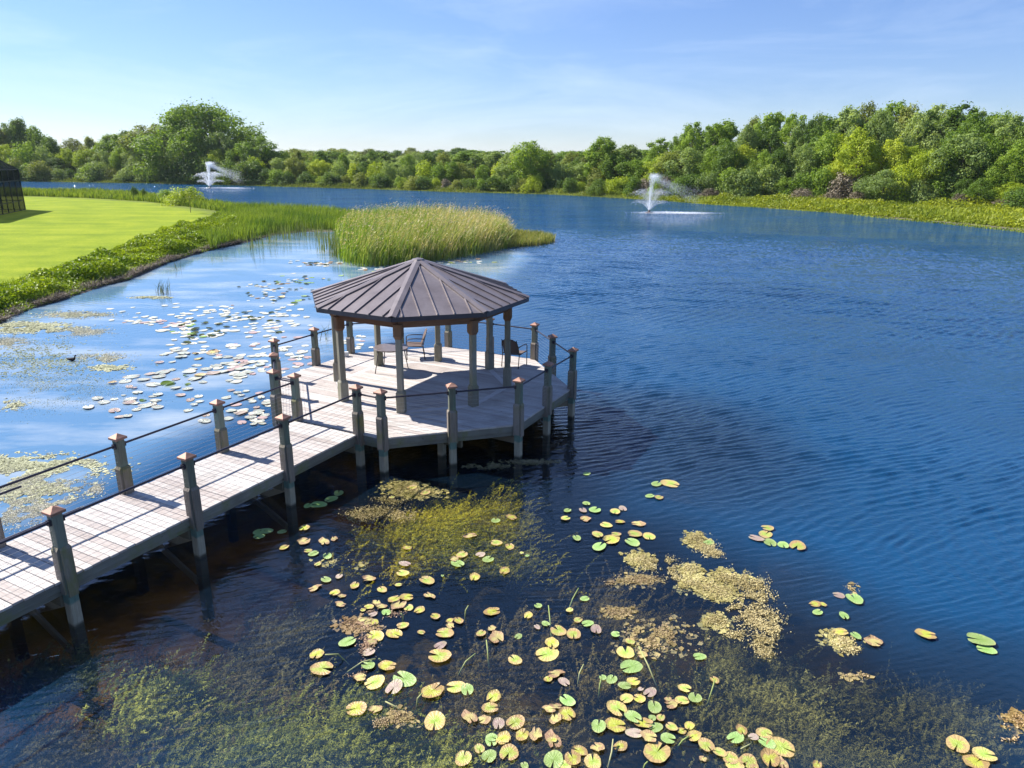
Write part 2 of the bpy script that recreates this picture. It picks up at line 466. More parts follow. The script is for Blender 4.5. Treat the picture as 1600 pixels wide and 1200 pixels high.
PAD = {
    'g': padmat('pad_green', (0.22, 0.36, 0.07), (0.30, 0.41, 0.14), (0.40, 0.42, 0.16), 0.10),
    'y': padmat('pad_yellow_green', (0.30, 0.42, 0.05), (0.47, 0.47, 0.13), (0.46, 0.33, 0.13), 0.36),
    'o': padmat('pad_yellow', (0.40, 0.46, 0.04), (0.47, 0.45, 0.09), (0.40, 0.28, 0.10), 0.40),
    'b': padmat('pad_brown', (0.46, 0.42, 0.13), (0.45, 0.37, 0.15), (0.34, 0.22, 0.11), 0.40, 0.6),
    'p': padmat('pad_mauve', (0.36, 0.29, 0.22), (0.37, 0.25, 0.22), (0.36, 0.30, 0.20), 0.25),
    'w': padmat('pad_pale_glare', (0.46, 0.50, 0.38), (0.52, 0.52, 0.44), (0.42, 0.36, 0.26), 0.22, 0.25),  # pond pads: bright sky glare painted in as a pale base colour
}
M['stem'] = leafmat('lily_stem', [(0.2, (0.22, 0.30, 0.08)), (0.8, (0.42, 0.40, 0.20))], trans=0.1)

# fine water drops
m, nt, out = newmat('water_drops')
p = N(nt, 'BsdfPrincipled'); p.inputs['Base Color'].default_value = (0.86, 0.9, 0.95, 1); p.inputs['Roughness'].default_value = 0.2
t = N(nt, 'BsdfTranslucent'); t.inputs['Color'].default_value = (0.9, 0.93, 0.97, 1)
mx = N(nt, 'MixShader'); mx.inputs['Fac'].default_value = 0.5
L(nt, p.outputs[0], mx.inputs[1]); L(nt, t.outputs[0], mx.inputs[2])
tr = N(nt, 'BsdfTransparent'); mx2 = N(nt, 'MixShader'); mx2.inputs['Fac'].default_value = 0.45
L(nt, tr.outputs[0], mx2.inputs[1]); L(nt, mx.outputs[0], mx2.inputs[2]); L(nt, mx2.outputs[0], out.inputs['Surface'])
M['drops'] = m

# insect screen
m, nt, out = newmat('insect_screen')
tr = N(nt, 'BsdfTransparent'); tr.inputs['Color'].default_value = (0.9, 0.9, 0.9, 1)
df = N(nt, 'BsdfDiffuse'); df.inputs['Color'].default_value = (0.014, 0.02, 0.028, 1)
mx = N(nt, 'MixShader'); mx.inputs['Fac'].default_value = 0.62
L(nt, tr.outputs[0], mx.inputs[1]); L(nt, df.outputs[0], mx.inputs[2]); L(nt, mx.outputs[0], out.inputs['Surface'])
M['screen'] = m

# ================================================================ THE SETTING
lake_px = [(-420, 281), (-250, 281), (-100, 282), (0, 283), (100, 284.5), (200, 286), (300, 288), (370, 290), (450, 292), (560, 295), (640, 297), (700, 300), (780, 301), (860, 304), (930, 307), (990, 311), (1040, 314), (1100, 319), (1160, 321),
           (1200, 325), (1260, 328), (1300, 332), (1350, 336), (1400, 342), (1450, 345), (1500, 351), (1550, 355), (1600, 361), (1680, 371), (1780, 386)]
lake = [at(*q) for q in lake_px]
lake += [(78, 40), (66, 0), (48, -30), (15, -42), (-12, -34), (-19, -14), (-21.5, 8)]
pen_px = [(-60, 530), (0, 506), (30, 492), (60, 479), (95, 470), (130, 457), (165, 446), (200, 438), (230, 424), (262, 411), (300, 399), (330, 391), (348, 387), (375, 381), (405, 374), (430, 367), (475, 362), (520, 362),
          (556, 354), (566, 342), (520, 336), (470, 333), (420, 331), (372, 328), (335, 322), (300, 317), (262, 311), (230, 308.5), (180, 306), (130, 304), (45, 302.5), (-60, 302), (-250, 301), (-420, 300)]
lake += [at(*q) for q in pen_px]
LAKE = np.array(lake)
ISLAND = np.array([at(*q) for q in [(528, 412), (560, 419), (620, 417), (700, 408), (745, 400), (792, 390), (806, 376), (790, 362), (750, 353), (690, 349), (620, 348), (560, 350), (520, 362)]])
SPIT = np.array([at(*q) for q in [(778, 389), (820, 386), (850, 383), (866, 379), (867, 374), (845, 369), (812, 367), (780, 366)]])

def lake_sdf(P):
    d = sdf_poly(P, LAKE)
    return d + 0.35 * vnoise(P, 2.2, 3) * np.clip(np.abs(d) / 1.0 + 0.6, 0, 1.5)

def ground_z(P):
    P = np.asarray(P, float)
    d = lake_sdf(P)
    land = 0.62 * (1 - np.exp(-np.clip(-d, 0, None) / 2.4)) + 0.03 + 0.05 * vnoise(P, 9, 5)
    marsh = sdf_poly(P, [at(*q) for q in [(400, 390), (560, 365), (580, 335), (340, 318), (360, 345)]]) > 0
    land = np.where(marsh, np.minimum(land, 0.12), land)
    far = np.clip((np.hypot(P[:, 0], P[:, 1]) - 700) / 2500, 0, 1)
    land = land + far * 6
    bed = -np.clip(d * 0.28, 0, 0.95) - np.clip((d - 6) * 0.08, 0, 1.6) - 0.12 * vnoise(P, 1.7, 9) - 0.02
    return np.where(d > 0, np.minimum(bed, -0.03), np.maximum(land, 0.04))

def sinh_axis(lim0, lim1, n, k, c=0.0):
    t = np.linspace(-1, 1, n)
    s = np.sinh(k * t) / math.sinh(k)
    return np.where(s < 0, c + s * (c - lim0), c + s * (lim1 - c))

def grid_mesh(name, xs, ys, zf, mat):
    X, Y = np.meshgrid(xs, ys); P = np.stack([X.ravel(), Y.ravel()], 1)
    Z = zf(P); n, mm = len(xs), len(ys)
    V = np.stack([P[:, 0], P[:, 1], Z], 1)
    i = np.arange((mm - 1) * (n - 1)); r, c = i // (n - 1), i % (n - 1); a = r * n + c
    Q = np.stack([a, a + 1, a + n + 1, a + n], 1)
    me = bpy.data.meshes.new(name); me.vertices.add(len(V)); me.vertices.foreach_set('co', V.astype(np.float32).ravel())
    me.loops.add(Q.size); me.loops.foreach_set('vertex_index', Q.astype(np.int32).ravel())
    me.polygons.add(len(Q)); me.polygons.foreach_set('loop_start', (np.arange(len(Q)) * 4).astype(np.int32))
    me.polygons.foreach_set('loop_total', np.full(len(Q), 4, np.int32))
    me.materials.append(mat); me.update(calc_edges=True); me.shade_smooth()
    return me, P, Z

# ground material: lawn, bank soil, wood floor, lake bed
m, nt, out = newmat('ground')
geo = N(nt, 'NewGeometry'); sp = N(nt, 'SeparateXYZ'); L(nt, geo.outputs['Position'], sp.inputs[0]); pos = geo.outputs['Position']
kind = N(nt, 'Attribute', attribute_name='Kind'); ks = N(nt, 'SeparateColor'); L(nt, kind.outputs['Color'], ks.inputs[0])
nf = noise(nt, pos, 5.0, 9, 0.78); nm = noise(nt, pos, 0.35, 5, 0.6); nb = noise(nt, pos, 0.05, 3, 0.5)
stripe = noise(nt, pos, 0.5, 3, 0.5, (0.15, 1.3, 1))
lawn = ramp(nt, mathn(nt, 'ADD', mathn(nt, 'MULTIPLY', nf, 0.42), mathn(nt, 'ADD', mathn(nt, 'MULTIPLY', nm, 0.34), mathn(nt, 'MULTIPLY', stripe, 0.24))),
            [(0.36, (0.11, 0.175, 0.007)), (0.5, (0.20, 0.262, 0.010)), (0.64, (0.31, 0.34, 0.022))])
wild = ramp(nt, mathn(nt, 'ADD', mathn(nt, 'MULTIPLY', nf, 0.5), mathn(nt, 'MULTIPLY', nm, 0.5)), [(0.3, (0.05, 0.075, 0.016)), (0.5, (0.115, 0.15, 0.025)), (0.7, (0.20, 0.23, 0.045))])
soil = ramp(nt, nf, [(0.3, (0.05, 0.042, 0.032)), (0.7, (0.19, 0.165, 0.135))])
bed = ramp(nt, mathn(nt, 'ADD', mathn(nt, 'MULTIPLY', nf, 0.4), mathn(nt, 'MULTIPLY', nm, 0.6)), [(0.35, (0.07, 0.065, 0.035)), (0.52, (0.20, 0.165, 0.07)), (0.64, (0.58, 0.38, 0.12))])
ob = ramp(nt, noise(nt, pos, 0.9, 4, 0.6), [(0.40, (0.10, 0.07, 0.03)), (0.52, (0.50, 0.27, 0.06)), (0.66, (0.80, 0.45, 0.10))])
bed = mixc(nt, ks.outputs[1], bed, ob)
c = mixc(nt, ks.outputs[0], wild, lawn)
zz = N(nt, 'MapRange'); zz.inputs['From Min'].default_value = 0.10; zz.inputs['From Max'].default_value = 0.24; L(nt, mathn(nt, 'ADD', sp.outputs['Z'], mathn(nt, 'MULTIPLY', nm, 0.1)), zz.inputs['Value'])
c = mixc(nt, zz.outputs[0], soil, c)
zb = N(nt, 'MapRange'); zb.inputs['From Min'].default_value = -0.06; zb.inputs['From Max'].default_value = 0.0; L(nt, sp.outputs['Z'], zb.inputs['Value'])
c = mixc(nt, zb.outputs[0], bed, c)
principled(nt, out, c, 0.95, 0.1, bump=nf, bstr=0.8, bdist=0.05)
M['ground'] = m

xs = np.unique(np.concatenate([sinh_axis(-4000, 4000, 420, 7.2, -12), np.linspace(-34, 6, 120)]))
ys = np.unique(np.concatenate([sinh_axis(-2500, 5000, 420, 7.0, 30), np.linspace(20, 75, 150)]))
me, P, Z = grid_mesh('ground', xs, ys, ground_z, M['ground'])
lawn_poly = [at(*q, 0.6) for q in [(-700, 900), (-90, 475), (0, 448), (60, 433), (115, 416), (165, 399), (210, 383), (250, 368), (300, 353), (330, 341), (325, 333), (300, 328), (240, 318), (150, 312), (60, 308), (-300, 305), (-900, 320)]]
lw = np.clip(sdf_poly(P, lawn_poly) / 1.2 + 0.5 + 0.6 * vnoise(P, 2.0, 2), 0, 1)
a = me.color_attributes.new('Kind', 'FLOAT_COLOR', 'POINT'); cc = np.zeros((len(P), 4), np.float32); cc[:, 0] = lw; cc[:, 3] = 1
_q = P - np.array([-2.489, 19.022]); _e = np.array([math.cos(math.radians(-117.69)), math.sin(math.radians(-117.69))])
_u = _q @ _e; _v = _q @ np.array([-_e[1], _e[0]]); cc[:, 1] = np.clip(1.5 - np.abs(_v - .3) / 1.3, 0, 1) * (_u > 2)
a.data.foreach_set('color', cc.ravel())
o = link('ground', me); o['kind'] = 'structure'

# ---------------------------------------------------------------- water
m, nt, out = newmat('lake_water')
geo = N(nt, 'NewGeometry'); pos = geo.outputs['Position']
wa = N(nt, 'Attribute', attribute_name='Kind'); ws = N(nt, 'SeparateColor'); L(nt, wa.outputs['Color'], ws.inputs[0])
wavy, clear, gloss = ws.outputs[0], ws.outputs[1], ws.outputs[2]
def wmap(rot, scl):
    mp = N(nt, 'Mapping'); mp.inputs['Rotation'].default_value = (0, 0, rot); mp.inputs['Scale'].default_value = scl
    L(nt, pos, mp.inputs['Vector']); return mp.outputs['Vector']
w1 = N(nt, 'TexNoise', Scale=1.0, Detail=3.0, Roughness=0.5, Distortion=0.5); L(nt, wmap(0.30, (0.75, 3.0, 1)), w1.inputs['Vector'])
w2 = N(nt, 'TexNoise', Scale=1.0, Detail=3.0, Roughness=0.6, Distortion=0.3); L(nt, wmap(-0.15, (3.0, 9.5, 1)), w2.inputs['Vector'])
w3 = N(nt, 'TexNoise', Scale=1.0, Detail=2.0, Roughness=0.5); L(nt, wmap(0.7, (9, 20, 1)), w3.inputs['Vector'])
gust = noise(nt, pos, 0.07, 4, 0.6, (1, 2.2, 1))
gf = N(nt, 'MapRange'); gf.inputs['From Min'].default_value = 0.3; gf.inputs['From Max'].default_value = 0.65; gf.inputs['To Min'].default_value = 0.55; gf.inputs['To Max'].default_value = 1.15; L(nt, gust, gf.inputs['Value'])
farw = N(nt, 'Attribute', attribute_name='Far').outputs['Fac']
hsum = mathn(nt, 'ADD', mathn(nt, 'MULTIPLY', mathn(nt, 'ADD', mathn(nt, 'MULTIPLY', w1.outputs['Fac'], 0.26), mathn(nt, 'MULTIPLY', w2.outputs['Fac'], 0.09)), farw), mathn(nt, 'MULTIPLY', w3.outputs['Fac'], 0.016))
hh = mathn(nt, 'MULTIPLY', mathn(nt, 'MULTIPLY', hsum, wavy), gf.outputs[0])
bp = N(nt, 'Bump', Strength=1.0, Distance=1.0); L(nt, hh, bp.inputs['Height'])
fr = N(nt, 'Fresnel', IOR=1.48); L(nt, bp.outputs['Normal'], fr.inputs['Normal'])
gl = N(nt, 'BsdfGlossy'); gl.inputs['Color'].default_value = (1, 1, 1, 1); L(nt, bp.outputs['Normal'], gl.inputs['Normal'])
L(nt, gloss, gl.inputs['Roughness'])
body = N(nt, 'BsdfDiffuse')
nb_ = noise(nt, pos, 0.12, 4, 0.6, (1, 1.6, 1))
bc = ramp(nt, nb_, [(0.35, (0.002, 0.046, 0.118)), (0.65, (0.004, 0.062, 0.158))])
bc = mixc(nt, clear, bc, (0.014, 0.040, 0.082))
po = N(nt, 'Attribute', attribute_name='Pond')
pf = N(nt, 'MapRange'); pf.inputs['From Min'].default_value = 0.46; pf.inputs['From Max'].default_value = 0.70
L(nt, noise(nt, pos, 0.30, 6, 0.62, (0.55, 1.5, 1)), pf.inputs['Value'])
pond_sheen = mixc(nt, mathn(nt, 'MULTIPLY', pf.outputs[0], 0.85), (0.11, 0.225, 0.36), (0.46, 0.51, 0.53))  # pale algae film plus the silvery sky reflection, painted into the pond's body colour
bc = mixc(nt, po.outputs['Fac'], bc, pond_sheen)
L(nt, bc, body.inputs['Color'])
tr = N(nt, 'BsdfTransparent'); tr.inputs['Color'].default_value = (0.93, 0.95, 0.93, 1)
under = N(nt, 'MixShader'); L(nt, body.outputs[0], under.inputs[1]); L(nt, tr.outputs[0], under.inputs[2])
L(nt, clear, under.inputs['Fac'])
top = N(nt, 'MixShader'); L(nt, mathn(nt, 'MULTIPLY', fr.outputs[0], mathn(nt, 'SUBTRACT', 1.0, geo.outputs['Backfacing'])), top.inputs['Fac']); L(nt, under.outputs[0], top.inputs[1]); L(nt, gl.outputs[0], top.inputs[2])
L(nt, top.outputs[0], out.inputs['Surface'])
va = N(nt, 'VolumeAbsorption'); va.inputs['Color'].default_value = (0.62, 0.60, 0.38, 1); va.inputs['Density'].default_value = 0.85
L(nt, va.outputs[0], out.inputs['Volume'])
M['water'] = m

# polar sheet centred under the camera: fine in front and near, coarse elsewhere; it really carries the wind waves
_an = np.concatenate([np.linspace(-44, 40, 760), np.linspace(40, 316, 70)[1:-1]]) * PI / 180
_ra = np.concatenate([[0.02], np.linspace(.8, 6.2, 10), np.geomspace(6.6, 75, 1150), np.geomspace(75, 460, 70)[1:]])
nA, nR = len(_an), len(_ra)
AA, RA = np.meshgrid(_an, _ra)
P = np.stack([np.sin(AA).ravel() * RA.ravel(), np.cos(AA).ravel() * RA.ravel()], 1)
lee = [at(*q) for q in [(798, 392), (835, 450), (872, 560), (905, 660), (960, 745), (1080, 800), (1200, 850), (1340, 925), (1480, 985), (1600, 1020), (1750, 1080)]] + [(9, 2), (0, -30), (-30, -30), (-60, 30)] + \
      [at(*q) for q in [(-200, 560), (0, 500), (300, 390), (520, 356), (700, 352)]]
ld = sdf_poly(P, lee) + 0.5 * vnoise(P, 3, 4)
wavy = np.clip(0.5 - ld / 4.0, 0, 1)
wavy = 0.13 + 0.87 * wavy
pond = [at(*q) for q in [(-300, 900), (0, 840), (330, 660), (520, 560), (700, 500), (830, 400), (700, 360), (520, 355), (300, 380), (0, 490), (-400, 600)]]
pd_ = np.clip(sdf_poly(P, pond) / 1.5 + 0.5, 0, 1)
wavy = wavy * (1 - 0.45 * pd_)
nearf = [at(*q) for q in [(-200, 1300), (0, 1020), (480, 800), (560, 770), (820, 730), (900, 760), (1000, 900), (800, 1300)]]
wavy = np.maximum(wavy, 0.42 * np.clip(sdf_poly(P, nearf) / 1.0 + 0.5, 0, 1))
sm_ = lambda x: np.clip(x, 0, 1) ** 2 * (3 - 2 * np.clip(x, 0, 1))
clr = [at(*q) for q in [(-200, 1400), (-200, 940), (240, 830), (520, 700), (860, 600), (960, 620), (1030, 690), (1060, 780), (1220, 860), (1400, 940), (1600, 1020), (1800, 1100), (1800, 1400)]]
clear = sm_(sdf_poly(P, clr) / 4.2 + 0.42 + 0.22 * vnoise(P, 2.2, 8)) * 0.88
clear = np.maximum(clear, 0.12)
_d = np.hypot(P[:, 0] - 2.6, P[:, 1] - 17.0); clear = np.maximum(clear, .62 * sm_((7.0 - _d) / 5.0))
gls = 0.008 + 0.03 * pd_ + 0.04 * np.clip((P[:, 1] - 40) / 80, 0, 1)
def wave_set(P, th, dth, l0, l1, n, seed, slope):
    rr = np.random.default_rng(seed); h = np.zeros(len(P))
    for k in range(n):
        lam = l0 * (l1 / l0) ** rr.random(); a_ = math.radians(th + rr.normal(0, dth)) + PI / 2
        kk = 2 * PI / lam; amp = slope / kk / math.sqrt(n / 2)
        h += amp * np.sin(kk * (P[:, 0] * math.cos(a_) + P[:, 1] * math.sin(a_)) + rr.uniform(0, 2 * PI))
    return h
R_ = np.hypot(P[:, 0], P[:, 1]); sm = lambda x: np.clip(x, 0, 1) ** 2 * (3 - 2 * np.clip(x, 0, 1))
b1 = 1 - sm((R_ - 10.5) / 7.5); b3 = sm((R_ - 22) / 16); b2 = 1 - b1 - b3
H_ = np.zeros(len(P))
k_ = R_ < 80
Pw = P[k_] + np.stack([vnoise(P[k_], 5, 61) * .5, vnoise(P[k_], 5, 62) * .5], 1)
H_[k_] = b1[k_] * wave_set(Pw, 11, 6, .09, .20, 24, 1, .19) + b2[k_] * wave_set(Pw, 24, 8, .14, .34, 28, 2, .30) + b3[k_] * wave_set(Pw, 36, 15, .20, .50, 30, 3, .30) + .3 * wave_set(Pw, 60, 40, .15, .45, 16, 4, .20)
gustv = .8 + .45 * vnoise(P, 11, 33, 2)
H_ = H_ + 5.0 * np.abs(H_) * H_ * (H_ > 0)
Z = H_ * wavy * gustv * (1 - sm((R_ - 60) / 20))
V = np.stack([P[:, 0], P[:, 1], Z], 1)
ri_, ai_ = np.meshgrid(np.arange(nR - 1), np.arange(nA), indexing='ij'); a0 = (ri_ * nA + ai_).ravel(); a1 = (ri_ * nA + (ai_ + 1) % nA).ravel()
Q = np.stack([a0, a0 + nA, a1 + nA, a1], 1)
me = bpy.data.meshes.new('lake_water'); me.vertices.add(len(V)); me.vertices.foreach_set('co', V.astype(np.float32).ravel())
me.loops.add(Q.size); me.loops.foreach_set('vertex_index', Q.astype(np.int32).ravel())
me.polygons.add(len(Q)); me.polygons.foreach_set('loop_start', (np.arange(len(Q)) * 4).astype(np.int32))
me.polygons.foreach_set('loop_total', np.full(len(Q), 4, np.int32)); me.materials.append(M['water'])
me.update(calc_edges=True)
if me.polygons[5000].normal.z < 0: me.flip_normals()
me.shade_smooth()
a = me.color_attributes.new('Kind', 'FLOAT_COLOR', 'POINT'); cc = np.ones((len(P), 4), np.float32)
cc[:, 0] = wavy; cc[:, 1] = clear; cc[:, 2] = gls
a.data.foreach_set('color', cc.ravel())
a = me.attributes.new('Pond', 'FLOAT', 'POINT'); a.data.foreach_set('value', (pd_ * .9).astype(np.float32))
a = me.attributes.new('Far', 'FLOAT', 'POINT'); a.data.foreach_set('value', sm((R_ - 45) / 40).astype(np.float32))
o = link('lake_water', me); o['kind'] = 'structure'

# ================================================================ BOARDWALK AND PLATFORM
D = 0.827
CX, CY = -2.489, 19.022
TH = math.radians(-95.19)
RP, RC = 4.137, 2.37
EU = Vector((math.cos(TH - PI / 8), math.sin(TH - PI / 8)))        # outward along the walkway
EV = Vector((-EU.y, EU.x))                                          # across; +EV is the camera side
def loc2(u, v): return (CX + EU.x * u + EV.x * v, CY + EU.y * u + EV.y * v)
WANG = math.atan2(EU.y, EU.x)
PLANK_ANG = math.atan2(EV.y, EV.x)

def octv(k, r): a_ = TH + (k - 1) * PI / 4; return (CX + r * math.cos(a_), CY + r * math.sin(a_))

walk = thing('boardwalk', 'long straight weathered grey plank walkway with dark pipe handrails', 'boardwalk', (*loc2(11, 0), 0))
plat = thing('gazebo_platform', 'eight sided weathered plank deck on piles under the roofed shelter', 'platform', (CX, CY, 0))
WL, PL = walk.location.copy(), plat.location.copy()

# --- walkway planks (shared mesh)
HW = 0.885                                       # half width of the walking surface
pm = [MB().box((0, 0, 0), (2 * HW + 0.07 + e, 0.136, 0.038)).mesh('plank', M['plank'], bevel=0.004) for e in (0, 0.012, -0.01)]
u = 3.90
k = 0
while u < 19.4:
    x, y = loc2(u + 0.07, random.uniform(-0.006, 0.006))
    link('plank', pm[k % 3], walk, (x - WL.x, y - WL.y, D - 0.019 + random.uniform(-0.0025, 0.0025)), PLANK_ANG + random.uniform(-.004, .004) + (PI if random.random() < 0.5 else 0))
    u += 0.1445; k += 1
U_END = u

# --- platform planks cut to the octagon and round the inner ring of border boards
def oct_interval(r_in, t):
    """range of v at plank coordinate t (along -EU... ) for an octagon with apothem r_in, in (t,s) frame: t along EU, s along EV"""
    lo, hi = -1e9, 1e9
    for k_ in range(8):
        # side normals lie at multiples of 45 deg from EU
        nx, ny = math.cos(k_ * PI / 4), math.sin(k_ * PI / 4)
        if abs(ny) < 1e-6:
            if nx * t > r_in: return None
            continue
        b = (r_in - nx * t) / ny
        if ny > 0: hi = min(hi, b)
        else: lo = max(lo, b)
    return (lo, hi) if hi > lo else None
AP_OUT = RP * math.cos(PI / 8) - 0.02
AP_B1 = RC * math.cos(PI / 8) + 0.075
AP_B0 = RC * math.cos(PI / 8) - 0.075
def plank_poly(t0, t1, s):
    (a0, b0), (a1, b1) = s
    poly = [(t0, a0), (t0, b0), (t1, b1), (t1, a1)]
    if b0 - a0 < 0.03 and b1 - a1 < 0.03: return
    if (b0 - a0) < 0 or (b1 - a1) < 0: return
    cxl = sum(p[0] for p in poly) / 4; cyl = sum(p[1] for p in poly) / 4
    loc = [(p[1] - cyl, -(p[0] - cxl)) for p in poly]
    me_ = MB().prism(loc, -0.019, 0.019).mesh('plank', M['plank'])
    x, y = loc2(cxl, cyl)
    link('plank', me_, plat, (x - PL.x, y - PL.y, D - 0.019 + random.uniform(-0.002, 0.002)), PLANK_ANG)
t = -AP_OUT + 0.003
while t < AP_OUT - 0.01:
    t0, t1 = t, min(t + 0.137, AP_OUT - 0.002)
    o0, o1 = oct_interval(AP_OUT, t0), oct_interval(AP_OUT, t1)
    i0, i1 = oct_interval(AP_B1 + 0.005, t0), oct_interval(AP_B1 + 0.005, t1)
    if o0 and o1:
        if i0 and i1:
            plank_poly(t0, t1, ((o0[0], i0[0]), (o1[0], i1[0])))
            plank_poly(t0, t1, ((i0[1], o0[1]), (i1[1], o1[1])))
        else:
            j = random.uniform(-0.8, 0.8)
            if random.random() < 0.5:
                plank_poly(t0, t1, ((o0[0], j), (o1[0], j))); plank_poly(t0, t1, ((j + 0.005, o0[1]), (j + 0.005, o1[1])))
            else:
                plank_poly(t0, t1, (o0, o1))
        q0, q1 = oct_interval(AP_B0 - 0.005, t0), oct_interval(AP_B0 - 0.005, t1)
        if q0 and q1: plank_poly(t0, t1, (q0, q1))
    t += 0.1435
for k in range(1, 9):
    ra, rb = AP_B0 / math.cos(PI / 8), AP_B1 / math.cos(PI / 8)
    poly = [octv(k, ra), octv(k + 1, ra), octv(k + 1, rb), octv(k, rb)]
    mx_, my_ = sum(p[0] for p in poly) / 4, sum(p[1] for p in poly) / 4
    ang = TH + (k - 0.5) * PI / 4 + PI / 2
    ca, sa = math.cos(-ang), math.sin(-ang)
    lp = [((p[0] - mx_) * ca - (p[1] - my_) * sa, (p[0] - mx_) * sa + (p[1] - my_) * ca) for p in poly]
    lp = [(p[0] * 0.998, p[1] * 0.985) for p in lp]
    link('border_board', MB().prism(lp, -0.02, 0.0205).mesh('border_board', M['border']), plat, (mx_ - PL.x, my_ - PL.y, D - 0.0185), ang)

# --- fascia, stringers, joists
def board_between(name, p, q, z, w, h, mat, parent, pl, over=0.0):
    d = Vector((q[0] - p[0], q[1] - p[1])); ln = d.length + over
    me_ = MB().box((0, 0, 0), (ln, w, h)).mesh(name, mat, bevel=0.004)
    return link(name, me_, parent, ((p[0] + q[0]) / 2 - pl.x, (p[1] + q[1]) / 2 - pl.y, z), math.atan2(d.y, d.x))
for k in range(1, 9):
    r = (AP_OUT - 0.028) / math.cos(PI / 8)
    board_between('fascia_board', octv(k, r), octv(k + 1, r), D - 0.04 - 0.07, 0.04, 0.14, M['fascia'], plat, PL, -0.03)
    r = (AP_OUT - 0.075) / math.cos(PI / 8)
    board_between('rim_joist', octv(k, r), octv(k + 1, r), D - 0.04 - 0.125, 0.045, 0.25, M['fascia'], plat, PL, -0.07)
for i in range(-8, 9):
    s = i * 0.42
    iv = oct_interval(AP_OUT - 0.14, s)     # symmetric octagon: same in both directions
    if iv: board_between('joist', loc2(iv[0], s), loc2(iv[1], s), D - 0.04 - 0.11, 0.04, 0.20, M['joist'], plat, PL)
for s in (-2.4, 0.0, 2.4):
    iv = oct_interval(AP_OUT - 0.15, s)
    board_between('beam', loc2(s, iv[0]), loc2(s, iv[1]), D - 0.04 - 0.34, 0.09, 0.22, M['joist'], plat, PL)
POST_U = [3.822, 6.03, 8.25, 10.50, 12.75, 15.0, 17.25, 19.5]
for sgn in (-1, 1):
    for i in range(len(POST_U) - 1):
        board_between('stringer', loc2(POST_U[i] + 0.002, sgn * (HW - 0.01)), loc2(POST_U[i + 1] - 0.002, sgn * (HW - 0.01)), D - 0.04 - 0.072, 0.04, 0.144, M['fascia'], walk, WL)
        board_between('stringer', loc2(POST_U[i] + 0.002, sgn * (HW - 0.055)), loc2(POST_U[i + 1] - 0.002, sgn * (HW - 0.055)), D - 0.04 - 0.12, 0.04, 0.24, M['fascia'], walk, WL)
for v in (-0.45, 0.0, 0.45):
    board_between('stringer', loc2(3.75, v), loc2(U_END, v), D - 0.04 - 0.12, 0.04, 0.24, M['joist'], walk, WL)

# --- posts
def chamf(w, c_):
    h = w / 2
    return [(h, -h + c_), (h, h - c_), (h - c_, h), (-h + c_, h), (-h, h - c_), (-h, -h + c_), (-h + c_, -h), (h - c_, -h)]
def ring(pl_, z): return [(x, y, z) for x, y in pl_]
PW = 0.15
post_me = MB().loft([ring(chamf(PW, 0.012), D - 0.3), ring(chamf(PW, 0.012), D + 1.09)]).mesh('post', M['post'])
pile_me = MB().loft([ring(chamf(PW + 0.004, 0.012), -1.3), ring(chamf(PW + 0.004, 0.012), 0.61)]).mesh('pile', M['pile'])
# sleeve: four boards with chamfered heads around the post
sl = MB()
ZS0, ZS1 = 0.60, D + 0.535
for q in range(4):
    a_ = q * PI / 2
    w_ = 0.5 * (PW - 0.012)
    for s0, (x0, x1) in ((0, (PW / 2 + 0.002, PW / 2 + 0.034)),):
        pts = []
        low = 0.0 if q % 2 == 0 else 0.05
        for z, xx in ((ZS0 - low, x1), (ZS1 - 0.045, x1), (ZS1, x0 + 0.004)):
            pts.append([(x0, -w_, z), (xx, -w_, z), (xx, w_, z), (x0, w_, z)])
        rr = []
        for r_ in pts: rr.append([(x * math.cos(a_) - y * math.sin(a_), x * math.sin(a_) + y * math.cos(a_), z) for x, y, z in r_])
        sl.loft(rr)
sleeve_me = sl.mesh('sleeve', M['sleeve'])
cw = 0.112
cap_me = MB().loft([[(x * cw, y * cw, D + 1.060) for x, y in ((-1, -1), (1, -1), (1, 1), (-1, 1))],
                    [(x * cw, y * cw, D + 1.100) for x, y in ((-1, -1), (1, -1), (1, 1), (-1, 1))],
                    [(x * 0.006, y * 0.006, D + 1.168) for x, y in ((-1, -1), (1, -1), (1, 1), (-1, 1))]]).mesh('post_cap', M['copper'], bevel=0.003)
brk_me = MB().box((0, 0, D + 0.945), (0.13, PW + 0.02, 0.10)).mesh('rail_bracket', M['rail'], bevel=0.006)
def add_post(x, y, rz, parent, pl_, brackets=()):
    p = link('post', post_me, parent, (x - pl_.x, y - pl_.y, 0), rz)
    link('pile', pile_me, parent, (x - pl_.x, y - pl_.y, 0), rz)
    link('sleeve', sleeve_me, p); link('post_cap', cap_me, p)
    return p
RAIL_Z = D + 0.945
def add_bay(p, q, parent, pl_, n_cables=9, pipe=0.021):
    P0, P1 = Vector((*p, 0)), Vector((*q, 0)); d = (P1 - P0); ln = d.length; d.normalize()
    ang = math.atan2(d.y, d.x); mid = (P0 + P1) / 2
    L0 = ln - PW
    rm = MB().tube([(-L0 / 2, 0, 0), (L0 / 2, 0, 0)], pipe, 10)
    for sg in (-1, 1): rm.box((sg * (L0 / 2 - 0.02), 0, -0.005), (0.045, 0.075, 0.085))
    link('handrail', rm.mesh('handrail', M['rail'], smooth=False), parent, (mid.x - pl_.x, mid.y - pl_.y, RAIL_Z), ang)
    key = round(L0, 3)
    if key not in CBL: CBL[key] = MB().tube([(-L0 / 2, 0, 0), (0, 0, -0.004), (L0 / 2, 0, 0)], 0.0026, 4).mesh('cable', M['cable'])
    for i in range(n_cables):
        link('cable', CBL[key], parent, (mid.x - pl_.x, mid.y - pl_.y, D + 0.09 + i * 0.09), ang)
CBL = {}
HV = 0.9135
posts = {}
